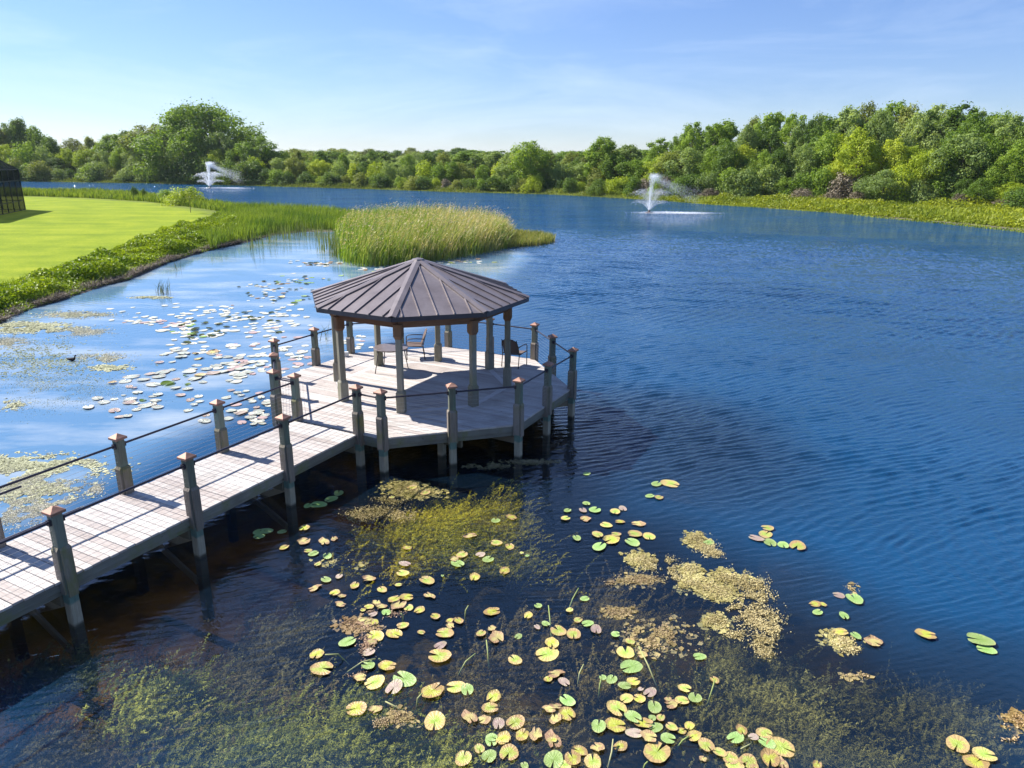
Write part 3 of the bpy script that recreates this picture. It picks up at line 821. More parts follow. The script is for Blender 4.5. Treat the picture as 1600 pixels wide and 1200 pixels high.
for i, uu in enumerate(POST_U):
    for sgn in (-1, 1):
        add_post(*loc2(uu, sgn * HV), WANG, walk, WL)
for i in range(len(POST_U) - 1):
    for sgn in (-1, 1):
        add_bay(loc2(POST_U[i], sgn * HV), loc2(POST_U[i + 1], sgn * HV), walk, WL)
# second, lower grab rails that begin beside the third walkway post
def line_pt(px, py, z): return Vector((*at(px, py, z), z))
for sgn, e in ((-1, (33, 760)), (1, (126, 794))):
    z_ = D + 0.80
    p_ = line_pt(*e, z_)
    rel = Vector((p_.x - CX, p_.y - CY)); uu = rel.dot(EU); vv = rel.dot(EV)
    far = loc2(19.3, vv)
    tb = MB().tube([(p_.x - WL.x, p_.y - WL.y, z_), (far[0] - WL.x, far[1] - WL.y, z_)], 0.019, 10)
    link('grab_rail', tb.mesh('grab_rail', M['rail']), walk)
# diagonal cross braces under the walkway
for uu in POST_U[1:]:
    for sgn in (1, -1):
        a_ = loc2(uu - 0.10 * sgn, sgn * (HV - 0.02)); b_ = loc2(uu - 0.10 * sgn, -sgn * (HV - 0.05))
        ax, ay, bx, by = a_[0] - WL.x, a_[1] - WL.y, b_[0] - WL.x, b_[1] - WL.y
        n_ = Vector((EU.x, EU.y, 0)) * 0.02; upv = Vector((0, 0, 0.075))
        A, B = Vector((ax, ay, 0.40)), Vector((bx, by, -0.45))
        link('cross_brace', MB().loft([[A - n_ - upv, A + n_ - upv, A + n_ + upv, A - n_ + upv], [B - n_ - upv, B + n_ - upv, B + n_ + upv, B - n_ + upv]]).mesh('cross_brace', M['brace']), walk)
for uu in POST_U:
    board_between('cross_beam', loc2(uu + 0.1, -0.85), loc2(uu + 0.1, 0.85), D - 0.04 - 0.33, 0.05, 0.18, M['joist'], walk, WL)

for k in range(1, 9):
    p_, q_ = octv(k, RP), octv(k + 1, RP)
    add_post(*p_, WANG + (0 if k % 2 else PI / 4) * 0, plat, PL)
    mid = ((p_[0] + q_[0]) / 2, (p_[1] + q_[1]) / 2)
    if k != 8:
        add_post(*mid, TH + (k - 0.5) * PI / 4, plat, PL)
        add_bay(p_, mid, plat, PL); add_bay(mid, q_, plat, PL)
add_bay(octv(8, RP), loc2(POST_U[0], -HV), plat, PL, 9)
add_bay(octv(1, RP), loc2(POST_U[0], HV), plat, PL, 9)
# braces under the right end of the platform
for k in (2, 3, 4):
    p_ = octv(k, RP - 0.05); c_ = octv(k, 2.2)
    A = Vector((p_[0] - PL.x, p_[1] - PL.y, 0.42)); B = Vector((c_[0] - PL.x, c_[1] - PL.y, 0.10))
    dd = (B - A).normalized(); n_ = Vector((-dd.y, dd.x, 0)) * 0.02; upv = Vector((0, 0, 0.08))
    link('cross_brace', MB().loft([[A - n_ - upv, A + n_ - upv, A + n_ + upv, A - n_ + upv], [B - n_ - upv, B + n_ - upv, B + n_ + upv, B - n_ + upv]]).mesh('cross_brace', M['brace']), plat)
for s in (-2.4, 0.0, 2.4):
    for v in (-2.2, 0.0, 2.2):
        x, y = loc2(s, v)
        link('pile', pile_me, plat, (x - PL.x, y - PL.y, -0.17), WANG)

# ================================================================ GAZEBO
gz = thing('gazebo', 'octagonal open gazebo with brown standing seam metal roof', 'gazebo', (CX, CY, D + 0.002))
G0 = gz.location.copy()
def rel(p, z): return (p[0] - G0.x, p[1] - G0.y, z - G0.z)
RR, ZE, ZA = 2.93, 3.305, 4.235
# columns: upper shaft, wider boot, capital
col_me = MB().loft([ring(chamf(0.15, 0.02), 0.0), ring(chamf(0.15, 0.02), 2.20)]).mesh('column', M['column'])
boot_me = MB().loft([ring(chamf(0.215, 0.02), 0.0), ring(chamf(0.215, 0.02), 0.50), ring(chamf(0.162, 0.02), 0.555)]).mesh('column_boot', M['column'])
capt_me = MB().loft([ring(chamf(0.158, 0.02), 1.84), ring(chamf(0.225, 0.03), 1.91), ring(chamf(0.225, 0.03), 2.20)]).mesh('capital', M['capital'])
for k in range(1, 9):
    x, y = octv(k, RC); a_ = TH + (k - 1) * PI / 4
    c_ = link('column', col_me, gz, rel((x, y), G0.z), a_)
    link('column_boot', boot_me, c_); link('capital', capt_me, c_)
for k in range(1, 9):
    p_, q_ = octv(k, RC), octv(k + 1, RC)
    d = Vector((q_[0] - p_[0], q_[1] - p_[1])); ln = d.length
    me_ = MB().box((0, 0, 0), (ln + 0.03, 0.12, 0.25)).mesh('ring_beam', M['brown'], bevel=0.004)
    link('ring_beam', me_, gz, rel(((p_[0] + q_[0]) / 2, (p_[1] + q_[1]) / 2), 3.072), math.atan2(d.y, d.x))
roof = MB()
vo = [rel(octv(k, RR), ZE) for k in range(1, 9)]
vi = [rel(octv(k, RR - 0.03), ZE - 0.02) for k in range(1, 9)]
roof.add(vo + [(0, 0, ZA - G0.z)], [(k, (k + 1) % 8, 8) for k in range(8)])
roof.add(vi + [(0, 0, ZA - G0.z - 0.05)], [((k + 1) % 8, k, 8) for k in range(8)])
rf = link('roof', roof.mesh('roof', M['roof']), gz)
# soffit and its rafters
sv = [rel(octv(k, RR - 0.05), ZE - 0.105) for k in range(1, 9)] + [rel(octv(k, RC - 0.2), ZE - 0.10) for k in range(1, 9)]
link('soffit', MB().add(sv, [(k, k + 8, (k + 1) % 8 + 8, (k + 1) % 8) for k in range(8)]).mesh('soffit', M['soffit']), rf)
for k in range(1, 9):
    p_, q_ = octv(k, RR - 0.012), octv(k + 1, RR - 0.012)
    d = Vector((q_[0] - p_[0], q_[1] - p_[1])); ln = d.length
    me_ = MB().box((0, 0, 0), (ln + 0.0, 0.03, 0.105)).mesh('roof_fascia', M['fascia_metal'])
    link('roof_fascia', me_, rf, rel(((p_[0] + q_[0]) / 2, (p_[1] + q_[1]) / 2), ZE - 0.055), math.atan2(d.y, d.x))
    # hip cap
    A = Vector(rel(octv(k, RR + 0.012), ZE + 0.004)); B = Vector((0, 0, ZA - G0.z + 0.012))
    d3 = (B - A).normalized(); side = Vector((-d3.y, d3.x, 0)).normalized()
    slope = (ZA - ZE) / (RR * math.cos(PI / 8)); drop = 0.105 * math.sin(PI / 8) * slope
    v = []
    for P_, w_ in ((A, 0.105), (B, 0.105)):
        dz = drop * (w_ / 0.105)
        v += [P_ + side * w_ + Vector((0, 0, -dz - 0.0)), P_ + Vector((0, 0, 0.038)), P_ - side * w_ + Vector((0, 0, -dz))]
        v += [P_ + side * (w_ - 0.0) + Vector((0, 0, -dz + 0.026)), P_ - side * (w_ - 0.0) + Vector((0, 0, -dz + 0.026))]
    # 0 L,1 M,2 R,3 Lt,4 Rt | 5..9
    f = [(3, 1, 6, 8), (1, 4, 9, 6), (0, 3, 8, 5), (4, 2, 7, 9), (0, 1, 3), (1, 2, 4)]
    link('hip_cap', MB().add(v, f).mesh('hip_cap', M['roof']), rf)
# seams, parallel to the fall of each facet
ap = RR * math.cos(PI / 8); half = RR * math.sin(PI / 8)
for k in range(1, 9):
    a_ = TH + (k - 0.5) * PI / 4
    nrm = Vector((math.cos(a_), math.sin(a_), 0)); tan = Vector((-math.sin(a_), math.cos(a_), 0))
    off = 0.0 if k % 2 else 0.12
    for j in range(-3, 4):
        s = j * 0.405 + off - 0.06
        if abs(s) > half - 0.12: continue
        d0 = ap; d1 = max(abs(s) / math.tan(PI / 8) + 0.10 / math.sin(PI / 8) * 0.9, 0.28)
        if d1 > d0 - 0.1: continue
        def pt(dist, h): return nrm * dist + tan * s + Vector((0, 0, (ZA - G0.z) - dist * (ZA - ZE) / ap + h))
        w_ = tan * 0.0095
        A0, A1, B0, B1 = pt(d0 + 0.006, -0.004), pt(d0 + 0.006, 0.034), pt(d1, -0.004), pt(d1, 0.034)
        link('standing_seam', MB().loft([[A0 - w_, A0 + w_, A1 + w_, A1 - w_], [B0 - w_, B0 + w_, B1 + w_, B1 - w_]]).mesh('standing_seam', M['roof']), rf)
link('finial', MB().loft([[(math.cos(TH + q * PI / 4) * r_, math.sin(TH + q * PI / 4) * r_, ZA - G0.z + h_) for q in range(8)] for r_, h_ in ((0.17, -0.01), (0.15, 0.02), (0.01, 0.055))]).mesh('finial', M['roof']), rf)

# ---------------------------------------------------------------- furniture on the deck
TX, TY = -3.515, 20.22
tb = thing('round_table', 'round brown metal table with four splayed legs under the gazebo', 'table', (TX, TY, D + 0.002))
r_ = 0.50
link('table_top', MB().loft([[(math.cos(q * PI / 16) * rr_, math.sin(q * PI / 16) * rr_, z_) for q in range(32)] for rr_, z_ in ((r_ - 0.02, 0.690), (r_, 0.697), (r_, 0.715), (r_ - 0.012, 0.72))]).mesh('table_top', M['tabletop']), tb)
link('apron', MB().tube([(math.cos(q * PI / 10) * 0.40, math.sin(q * PI / 10) * 0.40, 0.672) for q in range(21)], 0.014, 6).mesh('apron', M['bronze']), tb)
for q in range(4):
    a_ = q * PI / 2 + 0.62
    link('leg', MB().tube([(math.cos(a_) * 0.40, math.sin(a_) * 0.40, 0.685), (math.cos(a_) * 0.47, math.sin(a_) * 0.47, 0.3), (math.cos(a_) * 0.53, math.sin(a_) * 0.53, 0.0)], 0.0135, 8).mesh('leg', M['bronze'], True), tb)

def chair(label, x, y, rz):
    """faces local +X"""
    t_ = thing('patio_chair', label, 'chair', (x, y, D + 0.002), 'sling chairs under the gazebo', rz)
    sw = 0.26
    seat = MB().loft([[(-0.22, s, z - 0.008), (-0.22, s, z + 0.008), (0.24, s, z + 0.028), (0.24, s, z + 0.012)] for s, z in ((-sw, 0.41), (-0.12, 0.395), (0, 0.388), (0.12, 0.395), (sw, 0.41))])
    link('seat', seat.mesh('seat', M['sling']), t_)
    bk = MB()
    rows = []
    for j in range(7):
        f_ = j / 6; z = 0.43 + f_ * 0.46; xx = -0.215 - 0.14 * f_ - 0.03 * f_ * f_
        wd = sw * (1 if f_ < 0.75 else math.sqrt(max(0.05, 1 - ((f_ - 0.75) / 0.28) ** 2)) * 0.99)
        rows.append([(xx + 0.02 * (abs(c_) ** 2), c_ * wd, z) for c_ in (-1, -0.5, 0, 0.5, 1)] + [(xx + 0.02 * (abs(c_) ** 2) - 0.014, c_ * wd, z) for c_ in (1, 0.5, 0, -0.5, -1)])
    link('backrest', bk.loft(rows).mesh('backrest', M['sling']), t_)
    for s in (-1, 1):
        y_ = s * 0.28
        link('leg', MB().tube([(0.25, y_, 0.0), (0.26, y_, 0.35), (0.255, y_, 0.60), (0.20, y_, 0.655), (0.0, y_, 0.665), (-0.29, y_, 0.645)], 0.0145, 8).mesh('leg', M['bronze'], True), t_)
        link('leg', MB().tube([(-0.30, y_, 0.0), (-0.24, y_, 0.40), (-0.30, y_ * 0.97, 0.66), (-0.365, y_ * 0.85, 0.86)], 0.0145, 8).mesh('leg', M['bronze'], True), t_)
        link('seat_rail', MB().tube([(-0.23, y_, 0.405), (0.255, y_, 0.43)], 0.013, 6).mesh('seat_rail', M['bronze'], True), t_)
    return t_
ax_, ay_ = at(649, 560, D)
chair('brown sling armchair seen from its side beside the round table', ax_ - 0.02, ay_ + 0.12, math.radians(188))
bx_, by_ = at(803, 573, D)
chair('dark sling armchair seen from behind near the right end of the deck', bx_ + 0.02, by_ + 0.14, math.radians(62))
ux, uy = at(541, 557, D)
tag(link('utility_box', MB().box((0, 0, 0.075), (0.16, 0.13, 0.15)).mesh('utility_box', M['whitebox'], bevel=0.012), None, (ux, uy, D + 0.002), 0.3), 'small pale box on the deck floor beside a rear railing post', 'box')

# ================================================================ SCREENED POOL ENCLOSURE
hx, hy = -56.956, 86.23
fd = Vector((-54.133 + 56.956, 77.687 - 86.228)).normalized(); nd = Vector((-fd.y * -1, fd.x * -1))  # along the wall towards the camera; nd away from the lake
if nd.x > 0: nd = -nd
se = thing('pool_enclosure', 'dark framed screened pool enclosure at the left edge of the lawn', 'screen room', (hx, hy, 0.60))
def hp(a_, b_, z): return Vector((fd.x * a_ + nd.x * b_, fd.y * a_ + nd.y * b_, z))
LH, DH, EV_H, RG_H = 16.0, 9.0, 4.55, 6.3
def fr_bar(p, q, w=0.05):
    link('frame_bar', MB().tube([p, q], w, 4).mesh('frame_bar', M['frame_metal']), se)
cols_a = [i * LH / 8 for i in range(9)]; cols_b = [i * DH / 4 for i in range(5)]
for a_ in cols_a:
    for b_ in (0, DH):
        fr_bar(hp(a_, b_, -0.05), hp(a_, b_, EV_H), 0.055)
for b_ in cols_b[1:-1]:
    for a_ in (0, LH): fr_bar(hp(a_, b_, -0.05), hp(a_, b_, EV_H), 0.055)
for z in (0.05, 1.1, 3.35, EV_H):
    for b_ in (0, DH): fr_bar(hp(0, b_, z), hp(LH, b_, z), 0.05)
    for a_ in (0, LH): fr_bar(hp(a_, 0, z), hp(a_, DH, z), 0.05)
ri = 2.2
for a_ in cols_a:
    aa = min(max(a_, ri), LH - ri)
    fr_bar(hp(a_, 0, EV_H), hp(aa, ri, RG_H), 0.05); fr_bar(hp(a_, DH, EV_H), hp(aa, DH - ri, RG_H), 0.05)
    if ri <= a_ <= LH - ri: fr_bar(hp(a_, ri, RG_H), hp(a_, DH - ri, RG_H), 0.05)
for b_ in (ri, DH - ri): fr_bar(hp(ri, b_, RG_H), hp(LH - ri, b_, RG_H), 0.05)
for a_ in (ri, LH - ri): fr_bar(hp(a_, ri, RG_H), hp(a_, DH - ri, RG_H), 0.05)
def scr(name, pts):
    link(name, MB().add(pts, [tuple(range(len(pts)))]).mesh(name, M['screen']), se)
for i in range(8):
    a0, a1 = cols_a[i], cols_a[i + 1]
    for z0, z1 in ((0.05, 1.1), (1.1, 3.35), (3.35, EV_H)):
        for b_ in (0, DH): scr('screen_panel', [hp(a0, b_, z0), hp(a1, b_, z0), hp(a1, b_, z1), hp(a0, b_, z1)])
for i in range(4):
    b0, b1 = cols_b[i], cols_b[i + 1]
    for z0, z1 in ((0.05, 1.1), (1.1, 3.35), (3.35, EV_H)):
        for a_ in (0, LH): scr('screen_panel', [hp(a_, b0, z0), hp(a_, b1, z0), hp(a_, b1, z1), hp(a_, b0, z1)])
scr('roof_screen', [hp(0, 0, EV_H), hp(LH, 0, EV_H), hp(LH - ri, ri, RG_H), hp(ri, ri, RG_H)])
scr('roof_screen', [hp(0, DH, EV_H), hp(LH, DH, EV_H), hp(LH - ri, DH - ri, RG_H), hp(ri, DH - ri, RG_H)])
scr('roof_screen', [hp(0, 0, EV_H), hp(0, DH, EV_H), hp(ri, DH - ri, RG_H), hp(ri, ri, RG_H)])
scr('roof_screen', [hp(LH, 0, EV_H), hp(LH, DH, EV_H), hp(LH - ri, DH - ri, RG_H), hp(LH - ri, ri, RG_H)])
scr('roof_screen', [hp(ri, ri, RG_H), hp(LH - ri, ri, RG_H), hp(LH - ri, DH - ri, RG_H), hp(ri, DH - ri, RG_H)])

# ================================================================ TREES
def leaf_patch(cent, nrm, size, rng):
    """folded leaf-clump quads (5 verts: two triangles sharing a raised spine -> 4 verts)"""
    k = len(cent)
    r = rng.normal(size=(k, 3)); a = np.cross(nrm, r); a /= np.linalg.norm(a, axis=1)[:, None] + 1e-9
    b = np.cross(nrm, a); s = size[:, None]
    asp = rng.uniform(0.5, 0.95, (k, 1))
    v = np.empty((k, 4, 3))
    v[:, 0] = cent - a * s * 0.5; v[:, 1] = cent + b * s * 0.5 * asp + nrm * s * 0.10
    v[:, 2] = cent + a * s * 0.5; v[:, 3] = cent - b * s * 0.5 * asp + nrm * s * 0.10
    return v.reshape(-1, 3)

def crown_points(clumps, n, rng, jitter=0.22):
    c = np.array([q[:3] for q in clumps]); R = np.array([q[3] for q in clumps]); FL = np.array([q[4] for q in clumps])
    w = R ** 2; idx = rng.choice(len(c), n, p=w / w.sum())
    d = rng.normal(size=(n, 3)); d /= np.linalg.norm(d, axis=1)[:, None]
    rad = R[idx] * (1 - np.abs(rng.normal(0, jitter, n))) 
    lump = 1 + 0.22 * np.sin(d[:, 0] * 5 + idx) * np.sin(d[:, 1] * 6 + idx * 2) + 0.12 * np.sin(d[:, 2] * 9 + idx)
    p = c[idx] + d * (rad * lump)[:, None] * np.stack([np.ones(n), np.ones(n), FL[idx]], 1)
    return p, d, idx

def make_tree(seed, H, R, base, kind, nleaf, lsize):
    """H total height, R crown radius, base = crown base fraction"""
    rng = np.random.default_rng(seed); rd = random.Random(seed)
    clumps = []
    tk = MB()
    lean = (rd.uniform(-.05, .05) * H, rd.uniform(-.05, .05) * H)
    tk.tube([(0, 0, -0.4), (lean[0] * .3, lean[1] * .3, H * .25), (lean[0] * .7, lean[1] * .7, H * .55), (lean[0], lean[1], H * .85)], [0.028 * H, 0.022 * H, 0.014 * H, 0.004 * H], 7)
    ncl = {'round': 30, 'tall': 38, 'bush': 16, 'oak': 90, 'open': 30}[kind]
    for i in range(ncl):
        f = (i + 0.5) / ncl
        if kind == 'round': prof = math.sin(PI * min(1, f * 0.88 + 0.10)) ** 0.6
        elif kind == 'tall': prof = (math.sin(PI * min(1, f * 0.85 + 0.12)) ** 0.8)
        elif kind == 'bush': prof = (1 - f * 0.85) ** 0.5
        elif kind == 'oak': prof = (1 - (f * 0.97) ** 2.0) ** 0.5
        else: prof = math.sin(PI * min(1, f * 0.9 + 0.05)) ** 0.7 * rd.uniform(.7, 1.2)
        a_ = i * 2.399 + rd.uniform(-.5, .5)
        rr = R * prof * rd.uniform(0.30, 0.92)
        cr = {'round': .31, 'tall': .29, 'bush': .42, 'oak': .17, 'open': .23}[kind] * R * rd.uniform(0.7, 1.2) * (0.55 + 0.5 * prof)
        z = H * base + f * (H * (1 - base) - cr * 0.75)
        x, y = lean[0] * f + math.cos(a_) * rr, lean[1] * f + math.sin(a_) * rr
        clumps.append((x, y, z, cr, 0.85))
        zt = max(H * 0.12, z - rr * 0.7 - 0.05 * H)
        if kind != 'bush' and i % 2 == 0:
            tk.tube([(lean[0] * zt / H, lean[1] * zt / H, zt), (x * .5, y * .5, (zt + z) / 2), (x, y, z)], [0.009 * H, 0.006 * H, 0.002 * H], 5)
    p, d, idx = crown_points(clumps, nleaf, rng)
    # sprays that break the outline
    k2 = nleaf // 9
    p2, d2, i2 = crown_points(clumps, k2, rng, 0.05); p2 = p2 + d2 * rng.uniform(0.0, 0.30, (k2, 1)) * R * 0.32 + np.array([0, 0, 0.02 * H])
    p = np.vstack([p, p2]); d = np.vstack([d, d2])
    nrm = d + rng.normal(0, 0.55, d.shape) + np.array([0, 0, 0.35]); nrm /= np.linalg.norm(nrm, axis=1)[:, None]
    v = leaf_patch(p, nrm, lsize * rng.uniform(0.6, 1.35, len(p)), rng)
    cm = [cloud_mesh('crown', v, 4, [(0, 1, 2), (0, 2, 3)], lm) for lm in (LEAF[0],)][0]
    return cm, tk.mesh('trunk', M['bark'])

TREES = {}
spec = {
    'round': [(101, 10, 4.2, .16, 'round', 11250, .27), (102, 10, 4.8, .12, 'round', 12750, .27), (103, 10, 3.8, .2, 'round', 9750, .27)],
    'tall': [(111, 14, 4.2, .2, 'tall', 12750, .30), (112, 14, 3.6, .25, 'tall', 11250, .30), (113, 14, 4.8, .18, 'tall', 14250, .30)],
    'open': [(121, 14, 3.8, .3, 'open', 8200, .28), (122, 14, 4.2, .28, 'open', 8600, .28), (123, 14, 3.4, .34, 'open', 7600, .28)],
    'bush': [(131, 4, 2.8, .02, 'bush', 4200, .24), (132, 4, 3.2, .02, 'bush', 4800, .24), (133, 4, 2.4, .04, 'bush', 3600, .22)],
    'oak': [(141, 17, 13.0, .10, 'oak', 46000, .40)],
}
for kx, lst in spec.items():
    TREES[kx] = [(make_tree(*q), q[1], q[2]) for q in lst]
_mc = {}
def tinted(me_, li):
    key = (me_.name, li)
    if key not in _mc:
        if li == 0: _mc[key] = me_
        else:
            m2 = me_.copy(); m2.materials.clear(); m2.materials.append(LEAF[li]); m2.name = me_.name; _mc[key] = m2
    return _mc[key]
HUES = ['mid green', 'dark green', 'pale grey green', 'yellow green', 'olive green', 'bare brown']
NT = [0]
def add_tree(kx, x, y, H, Wd, li, label, cat, group, name='tree', z=None):
    var = random.randrange(len(TREES[kx])); (cm, tm), h0, r0 = TREES[kx][var]
    sz = H / h0; sx = Wd / (2 * r0)
    if z is None: z = 0.55
    t_ = thing(name, label, cat, (x, y, z), group, random.uniform(0, 2 * PI))
    t_.scale = (sx, sx, sz)
    link('crown', tinted(cm, li), t_)
    if kx != 'bush': link('trunk', tm, t_)
    NT[0] += 1
    return t_

far_shore = [(-420, 281), (0, 283), (100, 284.5), (200, 286), (300, 288), (370, 290), (450, 292), (560, 295), (700, 300), (860, 304), (990, 311), (1040, 314), (1100, 319), (1200, 325), (1300, 332), (1400, 342), (1500, 351), (1600, 361), (1780, 386), (1900, 405)]
def shore_at(px):
    for (a_, b_), (c_, d_) in zip(far_shore, far_shore[1:]):
        if a_ <= px <= c_: return at(px, b_ + (d_ - b_) * (px - a_) / (c_ - a_))
def bank_gap(px):
    return float(np.interp(px, [1020, 1120, 1300, 1450, 1600, 1850], [0, 3, 11, 17, 22, 24]))
def behind(px, d, gap=True):
    """point d metres beyond the far shoreline on the sight line through column px"""
    if gap: d += bank_gap(px)
    x, y = shore_at(px); n = math.hypot(x, y); return x + x / n * d, y + y / n * d
sky_line = [(-420, 200), (0, 196), (35, 186), (62, 192), (80, 212), (110, 214), (150, 208), (200, 207), (235, 205), (262, 190), (330, 168), (385, 190), (415, 218), (430, 232), (500, 234), (600, 236), (680, 236), (760, 238), (800, 233), (830, 222), (862, 236), (900, 238),
            (935, 226), (1000, 222), (1050, 212), (1085, 190), (1150, 184), (1200, 176), (1270, 171), (1330, 160), (1385, 162), (1450, 166), (1500, 166), (1560, 172), (1640, 170), (1900, 165)]
def sky_at(px):
    for (a_, b_), (c_, d_) in zip(sky_line, sky_line[1:]):
        if a_ <= px <= c_: return b_ + (d_ - b_) * (px - a_) / (c_ - a_)
    return 200

def zone(px):
    if px < 235: return 'left', 'on the far bank behind the lawn'
    if px < 445: return 'oak', 'around the huge domed tree behind the left fountain'
    if px < 770: return 'mid', 'on the low far bank behind the cattail island'
    if px < 1075: return 'gap', 'on the far bank left of the right fountain'
    if px < 1330: return 'r1', 'in the wood right of the right fountain'
    return 'r2', 'in the wood at the far right'
def tree_row(px0, px1, step, dist, frac, kinds, hues, minh, wfac, role, cat, name, jit=0.12, maxh=99):
    px = px0
    while px < px1:
        q = px + random.uniform(-step, step) * .35
        x, y = behind(q, dist * random.uniform(.8, 1.25))
        Ht = height_to(x, y, sky_at(q)) - 0.5
        H = min(maxh, max(minh * random.uniform(.75, 1.2), Ht * frac * random.uniform(1 - jit, 1 + jit * .6)))
        kx = random.choice(kinds); li = random.choice(hues); zn, where = zone(q)
        Wd = H * wfac * random.uniform(.8, 1.25)
        lab = '%s %s %s %s' % (role, HUES[li], cat, where)
        add_tree(kx, x, y, H, Wd, li, lab, cat, lab.replace('  ', ' ') + 's', name)
        px += step * (math.hypot(*shore_at(q)) and 1)
# left and centre far bank
tree_row(-120, 235, 24, 26, 1.0, ['round', 'tall', 'round'], [1, 1, 0, 4], 6, .70, 'tall', 'tree', 'tree', .08)
tree_row(-110, 430, 27, 12, .70, ['round', 'round', 'bush'], [0, 3, 2, 0, 1], 5, .85, 'rounded', 'tree', 'tree')
tree_row(-110, 440, 17, 4.5, .36, ['bush'], [0, 1, 2, 4, 1], 2.4, 1.5, 'low', 'bush', 'shrub', .3)
ox, oy = behind(328, 24)
oh = height_to(ox, oy, 163) - 0.5
add_tree('oak', ox, oy, oh, 222 / px_per_m(ox, oy), 0, 'huge domed tree rising above all others behind the left fountain', 'tree', None, 'tree')
add_tree('round', *behind(250, 20), 14.5, 17, 4, 'broad olive tree leaning against the left side of the huge domed tree', 'tree', None)
add_tree('round', *behind(205, 22), 12, 15, 0, 'broad mid green tree two crowns left of the huge domed tree', 'tree', None)
add_tree('round', *behind(412, 20), 11.5, 13, 0, 'mid green tree filling in right of the huge domed tree', 'tree', None)
add_tree('round', *behind(300, 10), 9.5, 9.5, 2, 'pale rounded willow directly left of the left fountain spray', 'tree', None)
add_tree('round', *behind(345, 9), 8.0, 8.0, 3, 'bright yellow green tree right behind the left fountain spray', 'tree', None)
add_tree('bush', *behind(402, 8), 6.3, 7.5, 3, 'bright yellow bush standing alone at the right foot of the huge domed tree', 'bush', None, 'shrub')
tree_row(436, 1060, 25, 26, .97, ['round', 'tall', 'open', 'round'], [0, 4, 2, 1, 0], 5, .75, 'slender', 'tree', 'tree', .10)
tree_row(440, 1070, 22, 12, .72, ['round', 'bush', 'round'], [0, 3, 4, 0, 2], 4, 1.0, 'rounded', 'tree', 'tree', .18, 8)
tree_row(440, 1080, 15, 4.5, .34, ['bush'], [0, 1, 4, 1, 3, 5], 1.9, 1.5, 'low', 'bush', 'shrub', .3, 4)
add_tree('round', *behind(828, 9), height_to(*behind(828, 9), 219) - .5, 10, 0, 'broad round green tree standing out above its neighbours in the middle of the far bank', 'tree', None)
add_tree('tall', *behind(940, 12), height_to(*behind(940, 12), 213) - .5, 8.0, 0, 'leafy tree with a tall top left of the right fountain', 'tree', None)
# right bank wood
tree_row(1060, 1860, 24, 30, 1.0, ['tall', 'open', 'tall'], [0, 1, 2, 4, 0], 9, .55, 'tall back', 'tree', 'tree', .07)
tree_row(1050, 1840, 25, 20, .93, ['tall', 'open', 'tall', 'round'], [2, 0, 1, 0, 2], 8, .55, 'tall', 'tree', 'tree', .12)
tree_row(1040, 1850, 30, 12, .68, ['round', 'tall', 'round'], [0, 1, 3, 2, 0], 6, .75, 'middle sized', 'tree', 'tree', .2)
tree_row(1050, 1850, 29, 7.5, .36, ['bush', 'round', 'bush'], [0, 3, 2, 1, 5], 2.6, 1.2, 'low', 'bush', 'shrub', .35, 6)
add_tree('round', *behind(1375, 5), 5.2, 7.2, 2, 'rounded pale willow bush at the water edge of the right bank', 'bush', None, 'shrub')
add_tree('round', *behind(1300, 9), 6.5, 6.0, 3, 'bright lime green tree in front of the dark right wood', 'tree', None)
add_tree('bush', *behind(1585, 4), 3.2, 6.0, 1, 'dark bush on the right bank at the edge of the picture', 'bush', None, 'shrub')
for q in (1085, 1110, 1245, 1300, 1330, 1500, 1560, 1600):
    add_tree('bush', *behind(q + random.uniform(-8, 8), 4.5), random.uniform(1.5, 2.4), random.uniform(3, 5.5), 5, 'bare brown thicket on the right bank above the bright grass', 'bush', 'bare brown thickets on the right bank', 'shrub')
# far woods beyond
for i in range(62):
    px = -60 + i * 17.5 + random.uniform(-8, 8)
    if px > 1030: break
    dist = random.choice([330, 380, 450, 560])
    n_ = (px - 800) / CAM_F; y = dist; x = n_ * dist * 1.0
    H = height_to(x, y, 231.5 + random.uniform(-1.5, 6)) - 0.5
    add_tree(random.choice(['round', 'tall', 'round']), x, y, max(6, H), random.uniform(14, 24), random.choice([1, 1, 0, 4]), 'distant dark tree on the horizon behind the far bank', 'tree', 'distant trees on the horizon', 'tree', 0.5)
for i in range(70):
    px = -60 + i * 16 + random.uniform(-8, 8)
    if px > 1040: break
    dist = random.choice([205, 225, 250, 285]) if px < 700 else random.choice([185, 210, 240])
    n_ = (px - 800) / CAM_F; y = dist; x = n_ * dist
    H = height_to(x, y, 240 + random.uniform(-5, 6)) - 0.5
    add_tree(random.choice(['round', 'tall', 'open']), x, y, max(5, H), random.uniform(8, 13), random.choice([0, 2, 4, 0, 1]), 'tree in the second row of the wood behind the far bank', 'tree', 'second row trees behind the far bank', 'tree', 0.5)

# shrubs on the point of the lawn
for q, H_, W_, li, lab in (((290, 322), 2.6, 6.0, 3, 'yellow green shrub on the tip of the lawn in front of the left fountain'), ((262, 318), 2.0, 3.6, 0, 'small green shrub left of the yellow green one on the lawn tip'),
                           ((212, 314), 2.2, 1.6, 1, 'narrow dark upright shrub at the back edge of the lawn'), ((226, 314), 1.9, 1.3, 1, 'second narrow dark shrub at the back edge of the lawn'),
                           ((98, 306), 1.4, 3.2, 0, 'small rounded bush behind the lawn near the screen room')):
    x, y = at(*q, 0.4)
    add_tree('bush', x, y, H_, W_, li, lab, 'bush', None, 'shrub', 0.35)
x, y = at(298, 333, 0.6)
sap = thing('sapling', 'thin young staked sapling on the lawn tip', 'tree', (x, y, 0.6))
link('trunk', MB().tube([(0, 0, -.1), (.03, 0, .8), (0, .03, 1.9)], [.035, .03, .012], 6).mesh('trunk', M['bark']), sap)
